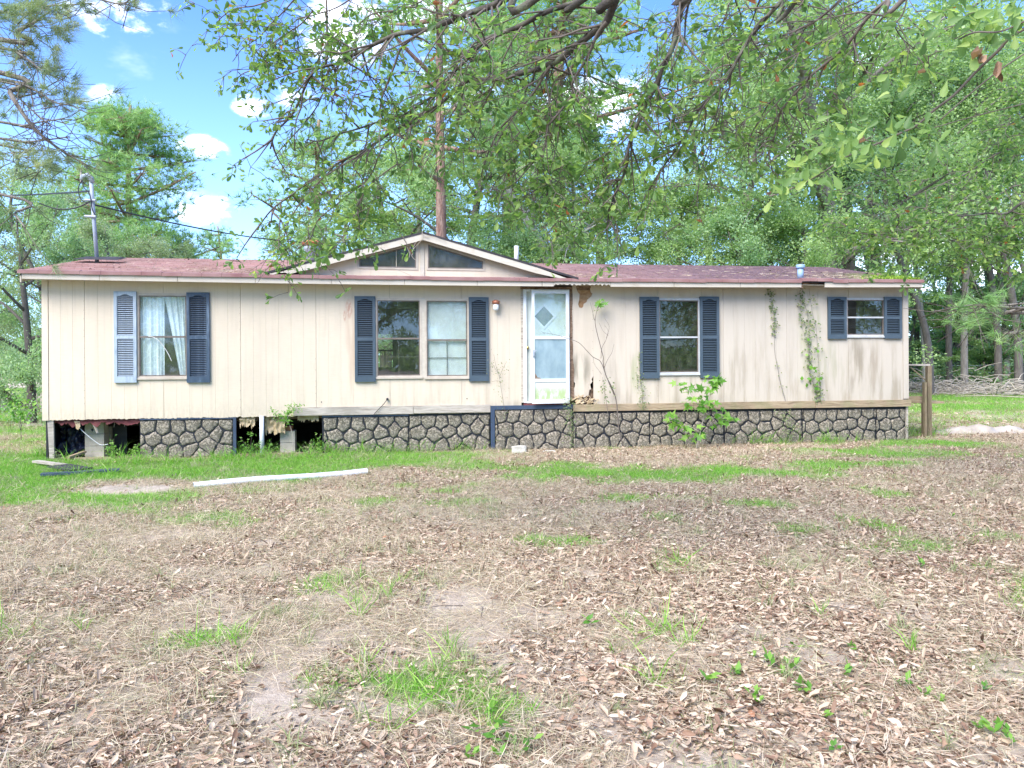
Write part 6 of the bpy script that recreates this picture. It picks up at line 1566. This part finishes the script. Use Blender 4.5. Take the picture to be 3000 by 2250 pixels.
limb(A((820, 385), (780, 460), (720, 560), (680, 640), (600, 740), (500, 860), (420, 950)), 5.75, 6.1, .012, .004, .12, None, 16, .4, .2, nl=3)
limb(A((660, 440), (560, 400), (470, 350), (400, 360), (330, 400), (240, 440), (200, 480)), 5.85, 6.2, .010, .004, .8, None, 12, .35, .1)
limb(A((740, -20), (735, 150), (740, 300), (725, 400)), 5.5, 5.6, .012, .008, .8, None, 9, .5, .1)
for q in (((560, -30), (430, 120), (330, 230), (230, 290), (170, 370)), ((500, -40), (300, 30), (170, 60), (80, 130), (90, 190)), ((650, 60), (560, 160), (430, 250), (330, 300)), ((900, -20), (760, 60), (600, 110), (480, 180)), ((1150, 60), (1000, 90), (880, 180), (760, 210), (640, 260)), ((1400, -30), (1200, 60), (1050, 110), (930, 130))):
    limb(A(*q), 5.2, 6.0, .010, .003, 1.0, None, 14, .38, .0)
limb([(1760, -40)] + B((620, 0), (400, 90), (250, 160), (100, 220), (0, 260)) + A((1700, 250), (1600, 350), (1500, 440), (1430, 540), (1300, 640), (1160, 720), (1000, 760), (850, 800), (700, 850), (620, 850)), 4.7, 6.3, .036, .005, .85, S1, 44, .55, .0)
limb(A((1300, 200), (1200, 290), (1160, 400), (1120, 500), (1080, 600), (1060, 710)), 5.2, 5.5, .016, .006, .8, None, 12, .5, .1)
limb([(1860, -70)] + B((850, -20), (780, 130), (700, 190), (600, 280), (500, 360), (430, 400), (350, 430), (230, 450), (100, 480)) + A((1600, 490), (1500, 560), (1400, 650), (1200, 760), (1000, 900), (800, 1000), (600, 1130), (430, 1250), (330, 1380)), 4.4, 6.4, .050, .006, .8, S2, 60, .55, .1)
limb(A((1000, 900), (900, 1000), (960, 1100), (950, 1200), (920, 1310)), 5.8, 6.0, .010, .004, .9, None, 12, .4, .1)
limb(A((1300, 700), (1100, 870), (1000, 1080), (850, 1200), (700, 1320), (650, 1450), (560, 1530)), 5.7, 6.3, .012, .004, .8, None, 17, .42, .1)
limb(A((800, 1000), (640, 1170), (520, 1330), (480, 1480), (520, 1560)), 6.1, 6.4, .010, .004, 1.0, None, 16, .38, .1)
limb(A((1180, 1000), (1000, 1130), (900, 1290), (860, 1400), (830, 1440)), 5.8, 6.0, .009, .003, .9, None, 14, .35, .1, lsz=.08)
limb(B((450, 400), (380, 500), (300, 600), (200, 720), (130, 790), (80, 900), (20, 1070)), 5.0, 5.5, .018, .005, .9, None, 18, .45, .1)
limb(B((780, 130), (720, 210), (680, 320), (640, 400), (580, 500), (580, 570), (520, 650), (440, 740), (410, 780), (410, 880), (375, 950), (240, 1110)), 4.6, 5.3, .020, .005, .95, None, 26, .45, .1)
limb(B((375, 950), (400, 1030), (430, 1130), (420, 1200)), 5.3, 5.3, .006, .003, .9, None, 10, .4, .1)
limb(B((540, 470), (470, 500), (430, 620), (380, 780), (300, 900), (150, 1050), (60, 1180)), 5.0, 5.5, .009, .003, .95, None, 20, .42, .0)
limb([(2080, -60)] + B((1310, -10), (1240, 80), (1190, 260), (1120, 420), (1060, 560), (1020, 640), (980, 740), (940, 830), (915, 900), (910, 990), (880, 1080), (850, 1100), (850, 1150), (800, 1280), (780, 1400)), 4.4, 5.2, .036, .005, .75, S1, 34, .42, .0)
limb(B((850, 1095), (720, 1150), (630, 1220), (500, 1320), (420, 1420)), 5.1, 5.4, .009, .003, .6, None, 14, .35, .1, nl=6)
limb(B((940, 830), (850, 820), (780, 900), (700, 1000), (620, 1090)), 5.0, 5.3, .008, .003, .7, None, 12, .35, .1, nl=6)
limb(B((1060, 560), (1150, 540), (1230, 590), (1260, 650)), 4.9, 4.9, .008, .004, 1.0, None, 12, .35, .0)
limb([(2380, -60)] + B((1850, 0), (1740, 120), (1640, 260), (1560, 390), (1500, 500), (1430, 580), (1330, 680), (1250, 820), (1190, 930), (1100, 1070), (1050, 1150)), 4.2, 5.0, .026, .004, .75, S3, 34, .42, .0)
limb(B((1490, 530), (1480, 640), (1430, 800), (1390, 950), (1350, 1100), (1320, 1250)), 4.8, 5.0, .008, .003, .4, None, 14, .35, .1, nl=5)
limb([(2700, -60)] + C_((830, 0), (700, 110), (600, 240), (500, 340), (380, 440), (320, 520), (220, 640), (180, 700), (130, 880), (60, 1020)), 4.0, 4.9, .024, .004, .7, S2, 30, .4, .0)
limb(C_((220, 640), (240, 700), (300, 760), (290, 900)), 4.8, 4.8, .008, .003, .6, None, 8, .3, .1)
limb(C_((330, 520), (450, 530), (530, 575)), 4.6, 4.6, .007, .004, .7, None, 8, .3, .1)
limb(C_((550, 0), (380, 130), (180, 220), (30, 260)), 4.4, 4.8, .014, .005, .9, None, 18, .4, .0)
limb(C_((960, -20), (930, 80), (880, 150), (920, 230), (980, 280)), 4.2, 4.4, .008, .003, .9, None, 12, .35, .0)
for q in (((-100, -30), (-60, 120), (-160, 260), (-300, 300)), ((60, -30), (0, 150), (-80, 350), (-60, 500)), ((300, -30), (200, 100), (60, 180), (-40, 330)), ((-350, -30), (-420, 120), (-560, 200)), ((700, -20), (560, 60), (420, 80)), ((150, 600), (60, 700), (-10, 850), (-20, 980)), ((-200, 500), (-120, 620), (-160, 760))):
    limb(C_(*q), 4.6, 5.6, .009, .003, .5, None, 12, .42, .0)
for q in (((900, -20), (820, 60), (650, 140), (560, 260)), ((400, 120), (300, 230), (210, 330), (100, 420)), ((620, 300), (480, 420), (360, 560), (240, 640)), ((100, 480), (40, 620), (0, 760), (-60, 900)), ((200, 720), (120, 900), (180, 1050), (120, 1200)), ((-100, 560), (-160, 700), (-260, 850), (-320, 1000)), ((60, 240), (-80, 330), (-200, 480), (-330, 560)), ((520, 1000), (420, 1100), (330, 1220))):
    limb(B(*q), 5.0, 6.2, .009, .003, .55, None, 13, .42, .0)
tag(TW.build('twigs', 'twig', oak, True), kind='stuff')
V, T, Q = stamp(tmpl_oak(), LP, frames(np.array(LD), tilt=.9), LS, LT)
tag(link('leaves', trimesh('leaves', V, T, Q, 'leaf_oak'), oak), kind='stuff')
print('oak leaves', len(LP))
# the near bough with big leaves: each leaf its own part
near = limb([(3300, -20)] + C_((1659, 180), (1500, 310), (1380, 420), (1240, 560), (1110, 660), (1000, 760), (860, 830), (760, 880), (600, 950), (400, 1070), (200, 1160), (110, 1190)), 2.7, 3.2, .013, .003, 0, S1, 14, .25, .25)
limb(C_((1659, 330), (1500, 440), (1300, 600), (1150, 720)), 2.9, 3.0, .005, .003, 0, None, 6, .3, .1); limb(C_((1659, 130), (1500, 200), (1350, 200), (1250, 240)), 2.5, 2.7, .005, .003, 0, None, 8, .25, .1)
limb(C_((1659, 620), (1400, 690), (1100, 770)), 2.9, 3.1, .004, .002, 0, None, 4, .2, .1)
lv = []
for seed in range(6):
    tv, tf = tmpl_oak(); tv = tv.copy(); tv[:, 2] += (tv[:, 0] ** 2) * (-.12 + .05 * seed) + .03 * np.sin(tv[:, 1] * 9 + seed); q = np.full(len(tv), (.15, .35, .5, .65, .8, .3)[seed])
    me = trimesh('leaf', tv, tf, q, 'leaf_oak'); me.polygons.foreach_set('use_smooth', [True] * len(me.polygons)); lv.append(me)
dl = trimesh('leaf', *(lambda a: (a[0] * [1, 1, 1.6], a[1]))(tmpl_litter(.34, .34)), np.full(8, .6), 'dead_leaf')
def big_leaf(px, py, dep, ang, size, dead=False, k=None):
    me = dl if dead else lv[random.randrange(6)]
    o = link('leaf', me, oak); o.location = at(px, py, dep) - OAK; s = size; o.scale = (s, s, s)
    a = rad(ang); D = Vector((math.cos(a), random.uniform(-.5, .5), math.sin(a))).normalized(); N = Vector((random.gauss(0, .5), -.7, random.uniform(.1, .9))); Yv = N.cross(D).normalized(); Z = D.cross(Yv)
    o.rotation_euler = Matrix((D, Yv, Z)).transposed().to_euler(); return o
CL = [(490, 720, 5), (430, 800, 6), (480, 850, 5), (400, 900, 6), (560, 880, 6), (620, 720, 4), (690, 780, 7), (720, 860, 5), (620, 850, 5), (860, 700, 6), (880, 800, 6), (900, 880, 6), (950, 800, 4), (760, 940, 5), (840, 930, 4), (540, 940, 5), (330, 1010, 6), (280, 1030, 4), (350, 1080, 5), (320, 1120, 4), (200, 1100, 5), (130, 1110, 4), (130, 1180, 5), (480, 1060, 5),
      (510, 1130, 2), (620, 1000, 5), (660, 1020, 4), (850, 470, 3), (890, 470, 3), (950, 500, 3), (990, 510, 3), (760, 600, 3), (1140, 900, 5), (1120, 850, 4), (1060, 780, 4), (980, 690, 3), (1180, 60, 8), (1230, 220, 7), (1300, 80, 8), (1400, 70, 9), (1500, 60, 9), (1560, 120, 9), (1620, 60, 9), (1400, 170, 8), (1330, 200, 7), (1480, 190, 7), (1240, 280, 5), (1600, 220, 7), (1110, 160, 5), (1150, 200, 4), (1060, 400, 4), (1200, 480, 4), (1350, 300, 4), (1640, 10, 6), (1060, 210, 3)]
for (x, y, n) in CL:
    for i in range(n):
        dpt = 2.6 + .5 * (1659 - x) / 1500; big_leaf(2200 + (x + random.gauss(0, 16)) / FZ, (y + random.gauss(0, 14)) / FZ, dpt + random.gauss(0, .06), random.choice((200, 230, 160, 260, 300, 20, 340)) + random.gauss(0, 25), random.uniform(.045, .075))
for (x, y, a, s) in ((1380, 340, 250, .055), (1500, 370, 262, .07), (1510, 400, 290, .06), (1400, 330, 210, .07), (1060, 440, 190, .035), (690, 860, 200, .04), (120, 1180, 190, .03)):
    big_leaf(2200 + x / FZ, y / FZ, 2.65, a, s, True)

# second tree at the right edge
OAK0 = OAK; OAK = Vector((9.6, 9.8, 0)); oak = tag(empty('water_oak', OAK), 'oak at the right edge with long level grey limbs reaching left', 'tree')
tp = catmull([(0, 0, -.2), (.1, 0, 2.5), (0, .1, 5.2), (-.2, .2, 8.5)], 6); MB().tube(tp, [.26 - .16 * i / (len(tp) - 1) for i in range(len(tp))], 10).build('trunk', 'bark', oak, True)
TW = MB(); LP = []; LD = []; LS = []; LT = []
for pts, d0, d1, r0 in ((((1800, 1180), (1659, 1230), (1560, 1295), (1440, 1300), (1200, 1320), (1000, 1370), (810, 1375)), 9.2, 8.8, .04), (((1740, 1290), (1600, 1340), (1440, 1390), (1300, 1440), (1200, 1470)), 9.3, 9.0, .025), (((1430, 1310), (1420, 1400), (1360, 1460), (1340, 1620)), 9.1, 9.0, .014),
                        (((1800, 1100), (1600, 1130), (1500, 1180), (1340, 1220), (1200, 1160)), 9.2, 9.0, .018), (((1800, 850), (1600, 900), (1450, 960), (1300, 1060), (1150, 1120), (1000, 1180)), 9.5, 9.0, .02), (((1800, 650), (1640, 720), (1520, 800), (1500, 900)), 9.5, 9.2, .02),
                        (((1200, 1330), (1100, 1400), (950, 1400), (800, 1420)), 9.0, 8.8, .01), (((1150, 1300), (1000, 1260), (850, 1280), (700, 1330)), 9.0, 8.8, .01), (((1800, 1400), (1650, 1400), (1600, 1500)), 9.3, 9.2, .02), (((1100, 1330), (950, 1400), (700, 1420), (560, 1370)), 9.0, 8.7, .01), (((1560, 620), (1600, 560), (1640, 540)), 9.5, 9.3, .01)):
    limb(C_(*pts), d0, d1, r0, .004, 1.0, Vector((0, .05, 3.4)) if r0 == .04 else None, 18, .62, .0, lsz=.08, up=.2, nl=8)
tag(TW.build('twigs', 'twig', oak, True), kind='stuff')
V, T, Q = stamp(tmpl_oak(), LP, frames(np.array(LD), tilt=.9), LS, LT); tag(link('leaves', trimesh('leaves', V, T, Q, 'leaf_oak'), oak), kind='stuff')

# ================================================================== PINE BOUGHS
def pine_boughs(name, label, trunk, paths, tufts, conv, depth, r0, n_need=46, nlen=.20, mat='needle_dull', extra=0, starth=None):
    T_ = Vector(trunk); e = tag(empty(name, T_), label, 'tree')
    tp = catmull([(0, 0, -.2), (.1, 0, 4), (0, .1, 8), (.2, 0, 13)], 6); MB().tube(tp, [.28 - .16 * i / (len(tp) - 1) for i in range(len(tp))], 12).build('trunk', 'bark_pine', e, True)
    tw_ = MB(); ends = []
    for pts, r_ in paths:
        n = len(pts); P = [at(*conv(p), depth + .12 * math.sin(i + r_ * 99)) - T_ for i, p in enumerate(pts)]
        P = [Vector((0, 0, P[0].z + .3))] + P; cp = catmull(P, 6); m = len(cp)
        MB().tube(cp, [r_ * 1.1 if i < 6 else r_ * (1.2 - (i - 6) / (m - 6)) + .003 for i in range(m)], 7).build('bough', 'bark', e, True)
        for i in range(7, m, 2):
            for s in range(2 + extra):
                a = cp[i]; d = (cp[min(i + 1, m - 1)] - cp[i - 1]).normalized() * .8 + Vector((random.gauss(0, .6), random.gauss(0, .6), random.gauss(0, .45))); d.normalize(); L = random.uniform(.15, .6)
                b = a + d * L * .5 + Vector((0, 0, -.03)); z = a + d * L + Vector((0, 0, .04)); tw_.tube([a, b, z], [.005, .004, .002], 4)
                if random.random() < .2: ends.append((z, d))
    for (x, y) in tufts:
        z = at(*conv((x, y)), depth + random.uniform(-.5, .5)) - T_; d = Vector((.6, random.gauss(0, .4), random.gauss(.1, .4))).normalized()
        for k in range(3): ends.append((z + Vector((random.gauss(0, .07), random.gauss(0, .1), random.gauss(0, .06))), d)); tw_.tube([z - d * .3 - Vector((0, 0, .05)), z - d * .1, z], [.005, .004, .003], 4)
    P = np.repeat(np.array([tuple(a) for a, d in ends]), n_need, 0); D = np.repeat(np.array([tuple(d) for a, d in ends]), n_need, 0) + rng.normal(size=P.shape) * .62
    P = P - D / np.linalg.norm(D, axis=1, keepdims=True) * .02 + rng.normal(size=P.shape) * .015; ct = np.repeat(rng.random(len(ends)), n_need)
    V, T, Q = stamp(tmpl_needle(.026), P, frames(D), nlen * (.7 + .5 * rng.random(len(P))), np.clip(ct * .7 + .3 * rng.random(len(P)), 0, 1))
    tag(tw_.build('twigs', 'twig', e, True), kind='stuff'); tag(link('needles', trimesh('needles', V, T, Q, mat), e), kind='stuff'); return e
cv = lambda p: (p[0] / 2.07375, p[1] / 2.07375)
pine_boughs('pine_tree', 'long needled pine whose drooping boughs hang in at the top left', (-9.0, 7.0, 0),
            [(((0, 440), (60, 560), (120, 660), (200, 770), (300, 860), (400, 930), (520, 1000)), .022), (((0, 290), (100, 320), (180, 370), (260, 430), (340, 470)), .012), (((0, 240), (100, 190), (200, 140), (300, 70)), .022), (((0, 480), (100, 500), (200, 540), (330, 620), (440, 640)), .012),
             (((0, 740), (120, 765), (250, 740), (390, 720)), .010), (((0, 840), (150, 860), (280, 850), (420, 830)), .010), (((30, 500), (120, 600), (230, 700), (330, 780)), .007), (((0, 880), (70, 930), (160, 960)), .010), (((-50, 60), (200, 40), (400, 30), (560, 20)), .010), (((200, -60), (500, -30), (700, 20), (780, 10)), .010), (((0, 1180), (90, 1300), (150, 1380)), .012)],
            [(30, 20), (90, 40), (150, 30), (200, 60), (250, 30), (300, 60), (330, 30), (220, 110), (280, 170), (320, 200), (300, 230), (410, 210), (390, 80), (100, 240), (40, 130), (120, 130), (210, 350), (230, 390), (280, 400), (320, 420), (380, 460), (390, 480), (350, 330), (330, 580), (380, 610), (450, 640), (60, 330), (130, 420), (30, 260), (160, 270), (30, 560),
             (90, 980), (120, 1010), (70, 950), (240, 1020), (270, 1040), (320, 980), (350, 1010), (400, 1060), (440, 1000), (530, 20), (740, 10), (790, 20), (60, 600), (200, 560), (430, 120), (40, 60), (170, 90), (270, 100), (100, 90)], cv, 8.2, .02)
cv2 = lambda p: (2100 + p[0] / 2.37, 700 + p[1] / 2.37)
pine_boughs('pine_tree', 'pine at the right edge whose pale bough holds fans of soft green needles', (9.2, 6.6, 0), [(((2250, 500), (2133, 482), (1950, 470), (1800, 460), (1680, 466)), .014), (((2250, 640), (2120, 640), (2060, 660)), .007), (((1900, 468), (1850, 520), (1780, 590)), .006)],
            [(1600, 495), (1640, 500), (1840, 455), (1880, 450), (1800, 590), (1750, 590), (1720, 600), (2060, 660), (2100, 700), (2120, 600), (1830, 490), (2130, 520)], cv2, 7.6, .014, 40, .20, 'needle')
